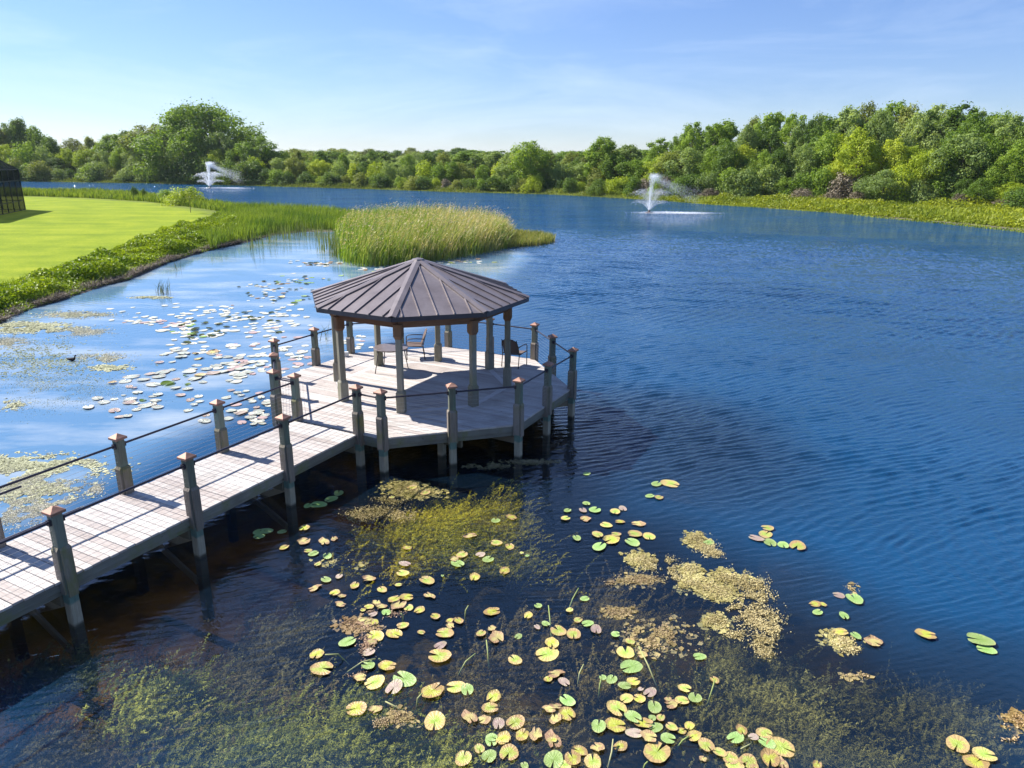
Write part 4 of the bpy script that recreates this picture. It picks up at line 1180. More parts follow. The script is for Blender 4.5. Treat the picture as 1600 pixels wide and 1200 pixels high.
rng_ = np.random.default_rng(5); pp = rng_.normal(0, 1, (160, 3)) * [.22, .22, .38] + [0, 0, 1.7]; nn = rng_.normal(size=(160, 3)); nn /= np.linalg.norm(nn, axis=1)[:, None]
link('crown', cloud_mesh('crown', leaf_patch(pp, nn, np.full(160, .12), rng_), 4, [(0, 1, 2), (0, 2, 3)], LEAF[4]), sap)

# ================================================================ REEDS, GRASSES AND BANK PLANTS
def sample_poly(poly, n, rng, cond=None):
    poly = np.asarray(poly); lo, hi = poly.min(0), poly.max(0); out = []
    got = 0
    while got < n:
        p = rng.uniform(lo, hi, (n * 3, 2)); s = sdf_poly(p, poly); k = s > 0
        p, s = p[k], s[k]
        if cond is not None:
            k = rng.random(len(p)) < cond(p, s); p = p[k]
        out.append(p); got += len(p)
    return np.vstack(out)[:n]

def blades(p, z0, h, w, lean, rng, bend=0.3):
    """curved tapering blades: 5 verts each"""
    n = len(p); a = rng.uniform(0, 2 * PI, n); wd = np.stack([np.cos(a), np.sin(a), np.zeros(n)], 1) * (w / 2)[:, None]
    ld = lean + np.stack([np.cos(a * 3), np.sin(a * 3)], 1) * bend * rng.uniform(.2, 1, (n, 1))
    b = np.stack([p[:, 0], p[:, 1], z0], 1)
    m_ = b + np.stack([ld[:, 0] * h * .28, ld[:, 1] * h * .28, h * .58], 1)
    t = b + np.stack([ld[:, 0] * h, ld[:, 1] * h, h * (1 - .28 * (ld ** 2).sum(1))], 1)
    v = np.stack([b - wd * .8, b + wd * .8, m_ + wd, m_ - wd, t], 1)
    return v.reshape(-1, 3)
BF = [(0, 1, 2, 3), (3, 2, 4)]
def lerp(a, b, t): return np.asarray(a)[None] * (1 - t[:, None]) + np.asarray(b)[None] * t[:, None]
def stuff(name, me_, label, cat):
    o_ = link(name, me_); o_['kind'] = 'stuff'; o_['label'] = label; o_['category'] = cat
    return o_

rg = np.random.default_rng(21)
# cattail island
n = 30000
p = sample_poly(ISLAND, n, rg, lambda p, s: np.clip(s / 0.9, 0.10, 1) * np.clip(0.75 + 0.5 * vnoise(p, 1.3, 6), 0.2, 1))
s = sdf_poly(p, ISLAND)
lump = vnoise(p, 3.2, 12)
h = (1.9 + 0.7 * lump + rg.normal(0, .5, n)) * np.clip(0.55 + s / 3.0, 0.5, 1)
h *= np.where(p[:, 1] > 62, 0.85, 1)
dry = np.clip(0.62 + 0.9 * vnoise(p, 2.2, 31) + 0.30 * (p[:, 0] + 5) / 5 + rg.normal(0, .28, n), 0, 1) * (rg.random(n) < 0.85)
grn = lerp((0.085, 0.18, 0.018), (0.24, 0.34, 0.035), rg.random(n)); straw = lerp((0.40, 0.31, 0.14), (0.72, 0.60, 0.38), rg.random(n))
v = blades(p, np.full(n, -.1), h, rg.uniform(.03, .06, n), np.array([0.26, -0.04]), rg, .32)
cv = np.empty((n, 5, 3)); tipf = np.clip(dry * 1.1 - 0.05, 0, 1)[:, None]
basec = grn * (1 - 0.25 * tipf) + straw * 0.25 * tipf
cv[:, 0] = cv[:, 1] = basec; cv[:, 2] = cv[:, 3] = grn * (1 - .55 * tipf) + straw * .55 * tipf; cv[:, 4] = grn * (1 - tipf) + straw * tipf
stuff('cattail_reeds', cloud_mesh('cattail_reeds', v, 5, BF, M['grass_blades'], cv.reshape(-1, 3)), 'tall green and straw coloured cattail reeds on the island behind the gazebo', 'reeds')
# plume tips
n = 7000
k = rg.random(30000) < 0.28; q = p[k][:n]; hq = h[k][:n]; n = len(q)
tp = np.stack([q[:, 0] + .2 * hq, q[:, 1] - .04 * hq, hq * .95], 1) + rg.normal(0, .12, (n, 3))
d = np.tile(np.array([0.75, -0.1, 0.55]), (n, 1)) + rg.normal(0, .25, (n, 3)); d /= np.linalg.norm(d, axis=1)[:, None]
sd = np.cross(d, rg.normal(size=(n, 3))); sd /= np.linalg.norm(sd, axis=1)[:, None]
ln = rg.uniform(.10, .28, n)[:, None]; wdt = rg.uniform(.014, .028, n)[:, None]
v = np.stack([tp - d * ln * .5, tp + sd * wdt, tp + d * ln * .5, tp - sd * wdt], 1).reshape(-1, 3)
stuff('reed_plumes', cloud_mesh('reed_plumes', v, 4, [(0, 1, 2, 3)], M['grass_blades'], lerp((.42, .31, .18), (.70, .57, .40), rg.random(n))), 'pale feathery plumes nodding above the cattail island', 'reed plumes')
# low spit
n = 7000
p = sample_poly(SPIT, n, rg, lambda p, s: np.clip(s / .4, .15, 1)); 
v = blades(p, np.full(n, -.05), rg.uniform(.35, .8, n), rg.uniform(.03, .05, n), np.array([.12, 0]), rg, .3)
stuff('spit_grass', cloud_mesh('spit_grass', v, 5, BF, M['grass_blades'], lerp((.13, .19, .03), (.38, .34, .14), rg.random(n) ** 1.2)), 'low olive grass on the spit right of the cattail island', 'grass')
# marsh neck between lawn and island
neck = [at(*q) for q in [(330, 392), (348, 386), (375, 380), (405, 373), (430, 366), (475, 361), (530, 361), (560, 350), (566, 342), (520, 336), (470, 333), (420, 331), (372, 328), (335, 324), (345, 345), (330, 365), (310, 380)]]
n = 26000
p = sample_poly(neck, n, rg, lambda p, s: np.clip(.8 + .5 * vnoise(p, 2, 9), .2, 1))
f = np.clip(.5 + .7 * vnoise(p, 3, 44) + rg.normal(0, .25, n), 0, 1)
v = blades(p, np.full(n, .0), rg.uniform(.6, 1.45, n) * (1 + .25 * vnoise(p, 4, 3)), rg.uniform(.035, .06, n), np.array([.12, 0]), rg, .3)
stuff('marsh_reeds', cloud_mesh('marsh_reeds', v, 5, BF, M['grass_blades'], lerp((.07, .145, .018), (.25, .33, .045), f)), 'dense green reeds on the marshy neck between lawn and cattail island', 'reeds')
# sparse reeds standing in the inlet
spots = [((500, 372), 60, 18), ((520, 385), 90, 14), ((445, 372), 60, 26), ((470, 366), 70, 20), ((525, 400), 80, 10), ((425, 380), 30, 12), ((400, 386), 26, 12), ((505, 392), 30, 10)]
pts = []
for (qx, qy), cnt, sp_ in spots:
    for _ in range(cnt): pts.append(at(qx + random.gauss(0, sp_ * .5), qy + random.gauss(0, 3.0)))
p = np.array(pts); n = len(p)
v = blades(p, np.full(n, -.1), rg.uniform(.6, 1.7, n), rg.uniform(.03, .05, n), np.array([.03, 0]), rg, .14)
stuff('inlet_reeds', cloud_mesh('inlet_reeds', v, 5, BF, M['grass_blades'], lerp((.07, .12, .03), (.19, .22, .09), rg.random(n))), 'thin scattered reeds standing in the calm inlet left of the island', 'reeds')
# reed tufts in the pond
for (qx, qy), cnt, lab in (((255, 459), 46, 'thin isolated tuft of reeds standing in the pond left of the gazebo'), ((274, 421), 9, 'few dark broken reed stubs near the left bank'), ((508, 533), 7, 'small dark reed stub among the lily pads behind the deck')):
    p = np.array([at(qx + random.gauss(0, 5), qy + random.gauss(0, 1.5)) for _ in range(cnt)])
    c0 = p.mean(0); v = blades(p - c0, np.full(cnt, -.1), rg.uniform(.4, 1.0, cnt), rg.uniform(.014, .026, cnt), np.array([0, 0]), rg, .55)
    tag(link('reed_tuft', cloud_mesh('reed_tuft', v, 5, BF, M['grass_blades'], lerp((.05, .07, .02), (.14, .15, .05), rg.random(cnt))), None, (c0[0], c0[1], 0)), lab, 'reeds')

# left bank strip: lush leaves above a line of brown debris
bank = [at(*q) for q in pen_px[0:14]]
bank_poly = np.array(bank + [at(*q, .5) for q in [(385, 352), (350, 340), (335, 340), (300, 351), (250, 366), (210, 381), (165, 397), (115, 414), (60, 431), (0, 446), (-90, 470)]])
n = 95000
p = sample_poly(bank_poly, n, rg, lambda p, s: np.clip((-lake_sdf(p) + .1 + .35 * vnoise(p, .8, 19)) / .6, 0, 1))
g0 = ground_z(p); mound = np.clip(.55 + .9 * vnoise(p, 1.9, 71, 2), .12, 1.3); dsh = np.clip(-lake_sdf(p) / 1.2, .35, 1)
fade = np.clip(sdf_poly(p, bank_poly) / .8, .25, 1)
z = g0 + rg.random(n) ** .6 * .80 * mound * dsh * fade
d = rg.normal(size=(n, 3)) + [0, 0, .8]; d /= np.linalg.norm(d, axis=1)[:, None]
f = np.clip(.45 + .6 * vnoise(p, 1.6, 23) + .5 * (mound - .5) + rg.normal(0, .15, n), 0, 1)
col = lerp((.10, .185, .010), (.33, .42, .02), f)
v = leaf_patch(np.stack([p[:, 0], p[:, 1], z], 1), d, rg.uniform(.08, .19, n), rg)
stuff('bank_leaves', cloud_mesh('bank_leaves', v, 4, [(0, 1, 2), (0, 2, 3)], M['grass_blades'], col), 'lush bright green leafy plants along the left bank below the lawn', 'bank plants')
n = 6000
p = sample_poly(bank_poly, n, rg, lambda p, s: np.clip(-lake_sdf(p) / .5, 0, 1) * np.clip(.6 + .8 * vnoise(p, 1.2, 5), 0, 1)); g0 = ground_z(p)
v = blades(p, g0, rg.uniform(.12, .45, n), rg.uniform(.02, .045, n), np.array([.1, 0]), rg, .6)
stuff('bank_grass', cloud_mesh('bank_grass', v, 5, BF, M['grass_blades'], lerp((.10, .17, .015), (.30, .36, .05), rg.random(n))), 'long grass blades mixed into the left bank plants', 'grass')
n = 15000
p = sample_poly(bank_poly, n, rg, lambda p, s: np.clip(1 - np.abs(lake_sdf(p) + .15) / .55, 0, 1) * np.clip(.45 + 1.3 * vnoise(p, 1.1, 88, 3), .06, 1)); g0 = np.maximum(ground_z(p), 0)
d = rg.normal(size=(n, 3)); d[:, 2] *= .45; d /= np.linalg.norm(d, axis=1)[:, None]; sd = np.cross(d, [0, 0, 1.]); sd /= np.linalg.norm(sd, axis=1)[:, None] + 1e-6
b = np.stack([p[:, 0], p[:, 1], g0 + rg.uniform(.01, .16, n)], 1); ln = rg.uniform(.08, .30, n)[:, None]; w_ = rg.uniform(.008, .02, n)[:, None]
v = np.stack([b - d * ln, b + sd * w_, b + d * ln, b - sd * w_], 1).reshape(-1, 3)
stuff('bank_debris', cloud_mesh('bank_debris', v, 4, [(0, 1, 2, 3)], M['mat'], lerp((.09, .07, .05), (.42, .36, .29), rg.random(n) ** 1.5)), 'dead grey brown stalks and roots washed up along the left waterline', 'debris')

# rear edge of the lawn
rear = np.array([at(*q, .3) for q in [(-60, 312), (45, 310), (130, 313), (230, 319), (300, 328), (335, 334), (372, 337), (372, 328), (335, 322), (300, 316), (230, 308), (130, 304), (45, 302.5), (-60, 302)]])
n = 15000
p = sample_poly(rear, n, rg); g0 = ground_z(p)
v = blades(p, g0, rg.uniform(.35, 1.0, n) * (1 + .5 * vnoise(p, 5, 7)), rg.uniform(.07, .14, n), np.array([.1, 0]), rg, .35)
stuff('lakeside_grass', cloud_mesh('lakeside_grass', v, 5, BF, M['grass_blades'], lerp((.10, .17, .02), (.26, .33, .05), rg.random(n))), 'tall grass fringe between the lawn and the lake behind it', 'grass')

# far bank fringe
fr_pts = []
for i in range(60000):
    px = random.uniform(-120, 1840); dd = random.uniform(-.1, 1.0) * (4.0 + bank_gap(px))
    x, y = behind(px, dd, False); fr_pts.append((x, y))
p = np.array(fr_pts); n = len(p); g0 = np.maximum(ground_z(p), 0)
rightp = p[:, 0] > 20
f = np.clip(.4 + .7 * vnoise(p, 5, 13) + rg.normal(0, .2, n), 0, 1)
c1 = lerp((.11, .15, .03), (.25, .30, .06), f); c2 = lerp((.15, .21, .015), (.34, .38, .03), f)
col = np.where(rightp[:, None], c2, c1)
sc_ = np.clip(np.hypot(p[:, 0], p[:, 1]) / 110, .7, 1.8)
edge_ = np.clip(-lake_sdf(p) / 2.0, .25, 1)
v = blades(p, g0, rg.uniform(.25, .8, n) * edge_ * (1 + .5 * vnoise(p, 4, 15)), rg.uniform(.07, .15, n) * sc_, np.array([.1, 0]), rg, .5)
stuff('far_bank_grass', cloud_mesh('far_bank_grass', v, 5, BF, M['grass_blades'], col), 'bright yellow green grass fringe along the far bank', 'grass')
n = 60000
px = rg.uniform(1040, 1850, n); dd = rg.uniform(0.05, 1.0, n)
p = np.array([behind(a_, b_ * (6 + bank_gap(a_)), False) for a_, b_ in zip(px, dd)]); g0 = ground_z(p)
d = rg.normal(size=(n, 3)) + [0, 0, 1]; d /= np.linalg.norm(d, axis=1)[:, None]
mound = np.clip(.4 + .9 * vnoise(p, 2.5, 91), .05, 1.2)
f = np.clip(.5 + .7 * vnoise(p, 4, 17) + rg.normal(0, .2, n), 0, 1)
v = leaf_patch(np.stack([p[:, 0], p[:, 1], g0 + rg.random(n) * (.25 + 1.5 * dd) * mound], 1), d, rg.uniform(.2, .42, n), rg)
stuff('far_bank_scrub', cloud_mesh('far_bank_scrub', v, 4, [(0, 1, 2), (0, 2, 3)], M['grass_blades'], lerp((.14, .19, .015), (.38, .42, .03), f)), 'low bright yellow green scrub on the right bank below the trees', 'scrub')

# air
hm = bpy.data.materials.new('haze'); hm.use_nodes = True; hn = hm.node_tree; hn.nodes.clear()
ho = hn.nodes.new('ShaderNodeOutputMaterial'); hv = hn.nodes.new('ShaderNodeVolumePrincipled')
hv.inputs['Color'].default_value = (0.80, 0.90, 1.0, 1); hv.inputs['Density'].default_value = 0.00009; hv.inputs['Anisotropy'].default_value = 0.2
hn.links.new(hv.outputs[0], ho.inputs['Volume'])
o = link('haze', MB().box((0, 1250, 18), (8400, 7900, 46)).mesh('haze', hm)); o['kind'] = 'stuff'
# ================================================================ FOUNTAINS
def fountain(px, py, top_py, label, seed, sc_=1.0):
    x, y = at(px, py); H = height_to(x, y, top_py); rg_ = np.random.default_rng(seed)
    f_ = thing('fountain', label, 'fountain', (x, y, 0))
    link('fountain_float', MB().loft([[(math.cos(q * PI / 6) * r_, math.sin(q * PI / 6) * r_, z_) for q in range(12)] for r_, z_ in ((.35, -.12), (.55, -.05), (.55, .06), (.36, .14), (.14, .16), (.12, .38), (.07, .40))]).mesh('fountain_float', M['float'], True), f_)
    # ballistic drops of the jets, carried off by wind to the right
    g = 9.8; T = []
    n = 21000
    jet = rg_.choice(3, n, p=(.34, .48, .18))
    v0 = math.sqrt(2 * g * H) * 1.03
    az = rg_.uniform(0, 2 * PI, n)
    spread = np.select([jet == 0, jet == 1, jet == 2], [rg_.normal(.05, .02, n), rg_.normal(.34, .10, n), rg_.normal(.62, .06, n)])
    nst = 12
    az = np.where(jet > 0, np.round(az / (2 * PI) * nst) * 2 * PI / nst + rg_.normal(0, .02, n), az)
    sp_ = np.select([jet == 0, jet == 1, jet == 2], [v0, v0 * .80, v0 * .66]) * rg_.normal(1, .015, n)
    tmax = 2 * sp_ * np.cos(spread) / g
    t = rg_.random(n) ** 1.15 * tmax * np.where(jet == 0, .62, .66)
    vx = sp_ * np.sin(spread) * np.cos(az); vy = sp_ * np.sin(spread) * np.sin(az); vz = sp_ * np.cos(spread)
    fine = rg_.random(n) ** 2
    wind = .25 + fine * 1.2
    P_ = np.stack([vx * t + .5 * wind * 2.4 * t * t, vy * t * 1.0, vz * t - .5 * g * t * t], 1)
    age = (t / tmax)[:, None]
    P_ += rg_.normal(0, 1, (n, 3)) * (.012 + .34 * age ** 1.5 * fine[:, None])
    # mist torn off the top of the jet and drifting right while it falls
    km = rg_.random(n) < .30
    tm = rg_.random(n) ** 1.3
    Mx = np.stack([.3 + tm * H * 1.35 + rg_.normal(0, .22 + .25 * tm, n), rg_.normal(0, .25 + .5 * tm, n), H * (.97 - .80 * tm * (.35 + .65 * rg_.random(n) ** .7)) + rg_.normal(0, .18, n)], 1)
    P_[km] = Mx[km]
    P_[:, 2] = np.maximum(P_[:, 2] + .3 * (1 - age[:, 0]), .02)
    size = np.where(km, rg_.uniform(.012, .026, n), np.where(fine < .3, rg_.uniform(.018, .034, n), rg_.uniform(.012, .024, n))) * sc_
    d = rg_.normal(size=(n, 3)); d /= np.linalg.norm(d, axis=1)[:, None]
    dirv = np.stack([vx + wind * 2.4 * t, vy, vz - g * t], 1); dirv /= np.linalg.norm(dirv, axis=1)[:, None] + 1e-9
    sd = np.cross(dirv, d); sd /= np.linalg.norm(sd, axis=1)[:, None] + 1e-9
    s_ = size[:, None]; el = np.where(fine < .35, 3.2, 1.3)[:, None]
    v = np.stack([P_ - dirv * s_ * el, P_ + sd * s_ * .5, P_ + dirv * s_ * el, P_ - sd * s_ * .5], 1).reshape(-1, 3)
    o_ = link('water_spray', cloud_mesh('water_spray', v, 4, [(0, 1, 2, 3)], M['drops']), f_); o_['kind'] = 'stuff'
    n = 9000
    P_ = np.stack([rg_.normal(3.4, 2.1, n), rg_.normal(0, .7, n), np.full(n, .015)], 1) * [1, 1, 1]; P_[:, 2] += np.abs(rg_.normal(0, .06, n))
    d = rg_.normal(0, .35, (n, 3)) + [0, 0, 1]; d /= np.linalg.norm(d, axis=1)[:, None]
    v = leaf_patch(P_, d, rg_.uniform(.05, .16, n), rg_)
    o_ = link('foam_patch', cloud_mesh('foam_patch', v, 4, [(0, 1, 2), (0, 2, 3)], M['drops']), f_); o_['kind'] = 'stuff'
fountain(1014, 333, 279, 'right fountain throwing a white fan of water from a dark float near the wood', 3)
fountain(328, 294, 258, 'left fountain with wind blown spray in front of the huge domed tree', 4, 1.6)

# ================================================================ DUCK
dx, dy = at(112, 564)
rings_ = []
for f_, r_, z_ in ((-.24, .012, .15), (-.20, .035, .13), (-.12, .075, .10), (0, .10, .085), (.10, .092, .085), (.16, .06, .10), (.185, .035, .14)):
    rings_.append([(f_, math.cos(q * PI / 5) * r_, z_ + math.sin(q * PI / 5) * r_ * .8) for q in range(10)])
db = MB().loft(rings_).tube([(.14, 0, .12), (.175, 0, .19), (.185, 0, .24), (.20, 0, .265), (.225, 0, .27), (.245, 0, .265)], [.045, .03, .028, .04, .036, .015], 10)
dk = thing('duck', 'small dark duck swimming on the calm pond left of the walkway', 'duck', (dx, dy, 0), None, math.radians(6)); dk.scale = (.72, .72, .72)
link('body', db.mesh('body', M['duck'], True), dk)
link('beak', MB().loft([[(.24, -.014, .252), (.24, .014, .252), (.24, .012, .272), (.24, -.012, .272)], [(.305, -.012, .250), (.305, .012, .250), (.305, .009, .258), (.305, -.009, .258)]]).mesh('beak', M['float']), dk)

# ================================================================ LILY PADS
def pad_mesh(seed, ragged, raised=False):
    rd = random.Random(seed); v = [(0, 0, 0.0)]; f = []
    n = 18; notch = rd.uniform(.12, .30) if not raised else .2
    el = rd.uniform(1.08, 1.48)
    phs = [rd.uniform(0, 6.28) for _ in range(4)]
    for k, rr in enumerate((0.5, 0.84, 1.0)):
        for i in range(n):
            a_ = notch + (2 * PI - 2 * notch) * i / (n - 1)
            r_ = rr * (1 + 0.035 * math.sin(3 * a_ + phs[0]) + 0.02 * math.sin(7 * a_ + phs[1]))
            if ragged: r_ *= 1 - (0.30 * max(0, math.sin(2.3 * a_ + phs[2])) + 0.15 * rd.random()) * (rr > .7) * ragged
            lobes = 1 - 0.10 * math.exp(-((min(a_, 2 * PI - a_) - notch) / .25) ** 2)
            z = 0.012 * math.sin(2 * a_ + phs[3]) * rr + (0.05 * max(0, math.sin(a_ * 1.5 + phs[0])) * (rr == 1.0) * (1 + 2 * ragged))
            if raised: z += .22 * rr * rr * abs(math.sin(a_))
            v.append((math.cos(a_) * r_ * lobes * el, math.sin(a_) * r_ * lobes, z))
    for i in range(n - 1): f.append((0, 1 + i, 2 + i))
    for k in (0, 1):
        for i in range(n - 1):
            a_ = 1 + k * n + i; f.append((a_, a_ + n, a_ + n + 1, a_ + 1))
    return v, f
def pad_me(seed, ragged, mat, raised=False):
    v, f = pad_mesh(seed, ragged, raised)
    me_ = bpy.data.meshes.new('lily_pad'); me_.from_pydata(v, [], f); me_.materials.append(mat); me_.shade_smooth(); me_.update()
    return me_
PADM = {c_: [pad_me(900 + i + ord(c_) * 10, {'g': 0, 'y': .12, 'o': .45, 'b': 1.0, 'p': .15, 'w': .1}[c_], PAD[c_]) for i in range(5)] for c_ in PAD}
PADM['r'] = [pad_me(40 + i, .1, LEAF[1] if i % 2 else PAD['b'], True) for i in range(4)]
CN = {'g': 'green', 'y': 'yellow-green', 'o': 'yellow', 'b': 'withered brown', 'p': 'mauve', 'w': 'pale glossy', 'r': 'dark upturned'}
A_, B_, C_, D_, E_, F_ = (560, 720, 5.714), (420, 900, 5.714), (680, 900, 5.714), (520, 1060, 5.714), (760, 1040, 5.714), (1000, 1040, 5.714)
G_, H_, R_, P_3 = (860, 730, 2.554), (100, 420, 4.706), (1100, 850, 3.2), (400, 730, 2.554)
near_pads = [
 (A_, "1365,510,105,o;1225,545,95,g;998,675,105,b;1232,738,108,y;1350,770,105,o;1508,858,38,g;1458,835,40,w;925,845,110,y;860,890,90,b;885,925,120,g;1090,848,100,p;1160,885,120,g;438,788,90,o;415,930,95,p;395,1012,122,y;1305,985,120,o;1038,1045,115,o;612,1080,140,w;750,1035,33,g;88,1065,130,b;212,1155,100,y;358,1115,65,y;600,292,95,w;480,245,105,o;300,330,60,w"),
 (B_, "510,42,90,g;628,10,70,p;410,112,105,b;590,160,110,o;650,185,80,b;768,92,105,o;640,258,95,b;895,285,90,o;840,310,60,o;1000,280,110,b;960,245,90,b;1050,332,100,g;1120,215,120,o;1230,195,145,o;1160,270,150,b;1248,290,95,y;1345,310,105,o;1437,185,100,b;1487,370,105,o;880,420,170,b;945,420,90,o;930,350,70,p;950,540,180,o;920,600,110,b;1118,522,160,o;1195,452,110,w;1362,507,72,y;703,598,145,g;428,705,155,o;478,838,215,y;895,690,120,p;887,810,135,g;1058,812,170,o;945,960,190,y;820,920,130,b;1208,925,200,g;1120,1005,165,p;1465,1040,220,o;830,400,90,b"),
 (C_, "130,405,80,o;210,410,100,o;135,450,90,b;85,517,160,y;45,630,110,p;35,725,220,y;505,325,155,o;830,357,95,o;410,525,95,y;505,478,90,b;550,560,180,b;742,545,70,g;918,275,80,g;985,435,75,g;910,462,60,p;1098,492,160,y;1235,525,150,y;1275,400,85,w;1360,430,105,g;1435,485,115,p;1040,610,160,o;1000,702,210,y;712,755,135,y;1200,315,68,y;1335,210,85,g;180,995,180,y;285,1025,130,g;520,1090,145,o;1075,880,130,b;1008,930,95,o;1150,950,110,p;1178,1120,140,g;1495,912,75,g;1575,928,110,g"),
 (D_, "210,282,215,o;378,285,130,b;910,390,220,y;1405,275,150,y;1218,360,150,b;1350,375,130,b;1480,410,130,p;1415,560,130,g;1520,550,150,o;1165,730,170,y;1395,705,150,g;1310,640,110,w"),
 (E_, "260,520,175,y;560,400,110,b;620,370,90,b;720,445,190,o;610,485,140,b;320,630,150,o;440,625,140,b;590,670,175,b;600,680,70,o;200,790,205,y;150,660,150,b;50,655,110,g;600,850,200,g;770,840,190,o;830,770,150,o;990,740,140,b;950,870,180,y;1000,555,150,g;1150,540,225,o;1165,395,200,y;1310,470,145,g;1195,735,125,o;1235,195,110,g;1310,155,140,o;1290,18,190,g;1375,225,60,p;1460,248,120,p;1250,300,130,y;1365,300,130,o;1500,378,140,g;1400,520,170,o;1480,480,80,g;1510,560,125,g;1320,610,130,p;1455,650,170,b;1440,615,70,o;1555,480,90,y;340,900,80,g;700,900,120,y"),
 (F_, "400,210,125,y;375,318,125,y;490,300,140,g;290,350,130,b;250,310,80,b;665,135,95,o;280,560,110,y;250,665,150,g;440,550,110,o;370,590,100,o;480,640,150,o;590,725,155,y;150,785,270,y;710,790,120,y;805,840,160,y;960,870,180,y;850,660,145,g;905,590,120,o;1010,655,95,p;1110,620,150,y;1130,700,140,g;1260,740,240,y;1160,840,200,o;1270,880,110,b;560,840,80,b;1580,895,100,o;840,900,160,y;1000,905,120,w"),
 (G_, "143,147,35,g;68,176,33,g;60,208,42,y;138,208,50,b;178,173,55,g;258,181,48,y;288,167,38,p;277,220,40,o;222,232,50,y;350,229,50,b;105,287,38,g;188,273,50,y;243,292,80,o;195,321,58,g;262,270,40,y;336,271,58,y;393,278,60,y;327,303,56,g;424,68,45,g;478,68,75,y;397,118,36,g;433,124,40,y;865,247,52,y;858,270,60,y;820,286,55,p;876,303,56,g;928,313,50,g;985,318,75,y;632,303,40,g;145,28,35,g;1150,513,46,p;1213,530,72,g;1066,583,40,g;1171,598,42,g;1055,548,45,o;1088,552,32,o;1218,677,44,g;1158,662,60,o;1290,702,78,b;260,673,40,g;595,758,50,g;318,700,45,y;300,742,85,y;365,750,50,b;130,173,36,p"),
 (R_, "1107,458,100,o;1378,487,125,g;1410,532,80,g;1265,1010,120,y;1400,1060,110,y;1360,1095,130,o"),
 (P_3, "193,247,52,o;113,323,43,o;193,298,60,b;312,287,34,b;270,300,50,b;230,347,42,g;207,335,35,y;285,357,40,g;247,390,30,y;208,157,35,g;250,152,65,g;300,130,50,g;40,258,50,g;12,280,50,g;105,262,35,g;10,262,44,g;330,107,44,g"),
]
pond_pads = "247,957,85;292,987,90;180,1022,88;370,1044,95;415,1092,75;468,1085,75;368,960,62;440,933,35;485,965,90;478,988,85;520,992,60;535,1038,75;600,1010,110;640,1000,90;690,1022,95;655,940,60;690,928,80;675,972,80;540,912,80;480,870,60;515,880,50;450,830,100;500,795,110;580,820,90;630,778,70;720,765,120;700,795,110;660,855,110;818,880,75;822,815,60;908,886,80;790,745,75;855,933,75;928,965,70;990,942,70;998,980,58;955,1003,60;913,1043,72;1042,1077,65;1040,1125,90;1020,1120,70;1205,1107,85;1228,1048,75;1300,1065,90;1416,1022,58;1430,1050,80;1425,1072,70;1480,1078,65;1372,1098,85;1395,1145,60;1458,1140,55;1385,980,65;1300,935,50;1275,915,65;1338,902,58;1225,897,60;1195,950,80;1450,950,60;1490,990,90;1215,825,65;1275,835,65;1290,787,110;1020,835,65;960,812,100;920,760,110;1050,740,80;1090,770,100;1160,760,90;1120,715,85;1290,740,90;1360,765,70;1440,708,85;1460,755,55;975,712,70;700,692,60;795,688,50;735,632,75;830,605,75;880,625,100;860,650,100;1095,625,90;1130,655,80;1200,650,80;1280,660,90;1240,690,90;1000,790,70;1180,700,70;940,740,70;1330,700,70;1380,730,60"
def pad_zone(px, py):
    if py > 1040 and px < 860: return 'beside the bottom weed bed'
    if py > 1040 and px < 1090: return 'in the crowded bottom cluster'
    if py > 1040: return 'in the bottom right chain'
    if px > 1180 and py > 930: return 'at the lower right'
    if px > 1140: return 'in the lone row on rippled water'
    if px > 960 and py > 930: return 'beside the sprawling algae mat'
    if px > 860 and py < 880: return 'right of the sunken weed patch'
    if px > 800: return 'left of the algae mats'
    if px < 570 and py < 820: return 'next to the walkway piles'
    if py < 820: return 'over the sunken weed patch'
    if py < 930: return 'just below the sunken weed patch'
    if px < 680: return 'in the brown left cluster'
    return 'near the lower centre'
pads = []
for (x0, y0, s), txt in near_pads:
    for it in txt.split(';'):
        a_ = it.split(','); px, py, w_ = x0 + float(a_[0]) / s, y0 + float(a_[1]) / s, float(a_[2]) / s
        pads.append((px, py, w_, 'y' if a_[3] == 'w' else a_[3], pad_zone(px, py)))
n_near = len(pads)
x0, y0, s = H_
for it in pond_pads.split(';'):
    a_ = [float(k_) for k_ in it.split(',')]
    pads.append((x0 + a_[0] / s, y0 + a_[1] / s, a_[2] / s, random.choice('wwwwwwp'), 'left of the deck'))
for px, py, w_, c_ in ((223, 626, 12, 'r'), (176, 599, 13, 'r'), (262, 600, 22, 'r'), (312, 588, 18, 'r'), (293, 601, 11, 'r'), (305, 553, 10, 'r'), (332, 551, 20, 'b'), (310, 561, 14, 'b'), (466, 470, 13, 'g'), (475, 463, 10, 'g'), (460, 474, 12, 'r'), (439, 465, 14, 'r'), (533, 431, 9, 'g'), (478, 436, 8, 'r'), (514, 437, 6, 'r'), (505, 436, 6, 'r'), (290, 588, 8, 'r')):
    pads.append((px, py, w_, c_, 'standing up on the calm pond'))
rdp = random.Random(77)
more = []
def scatter(cx, cy, rx, ry, n, cols, w0, w1):
    for _ in range(n):
        more.append((cx + rdp.gauss(0, .5) * rx, cy + rdp.gauss(0, .5) * ry, rdp.uniform(w0, w1), rdp.choice(cols)))
scatter(302, 519, 34, 14, 30, 'rrgwb', 6, 12); scatter(300, 520, 50, 17, 26, 'wwww', 9, 15)
scatter(330, 545, 80, 10, 16, 'www', 8, 14); scatter(390, 540, 50, 30, 30, 'wwwp', 7, 13); scatter(370, 575, 50, 22, 32, 'wwwp', 9, 16)
scatter(300, 490, 110, 14, 46, 'wwww', 6, 11); scatter(380, 500, 60, 22, 40, 'wwwr', 6, 11); scatter(430, 455, 60, 20, 50, 'rrwwb', 4, 8)
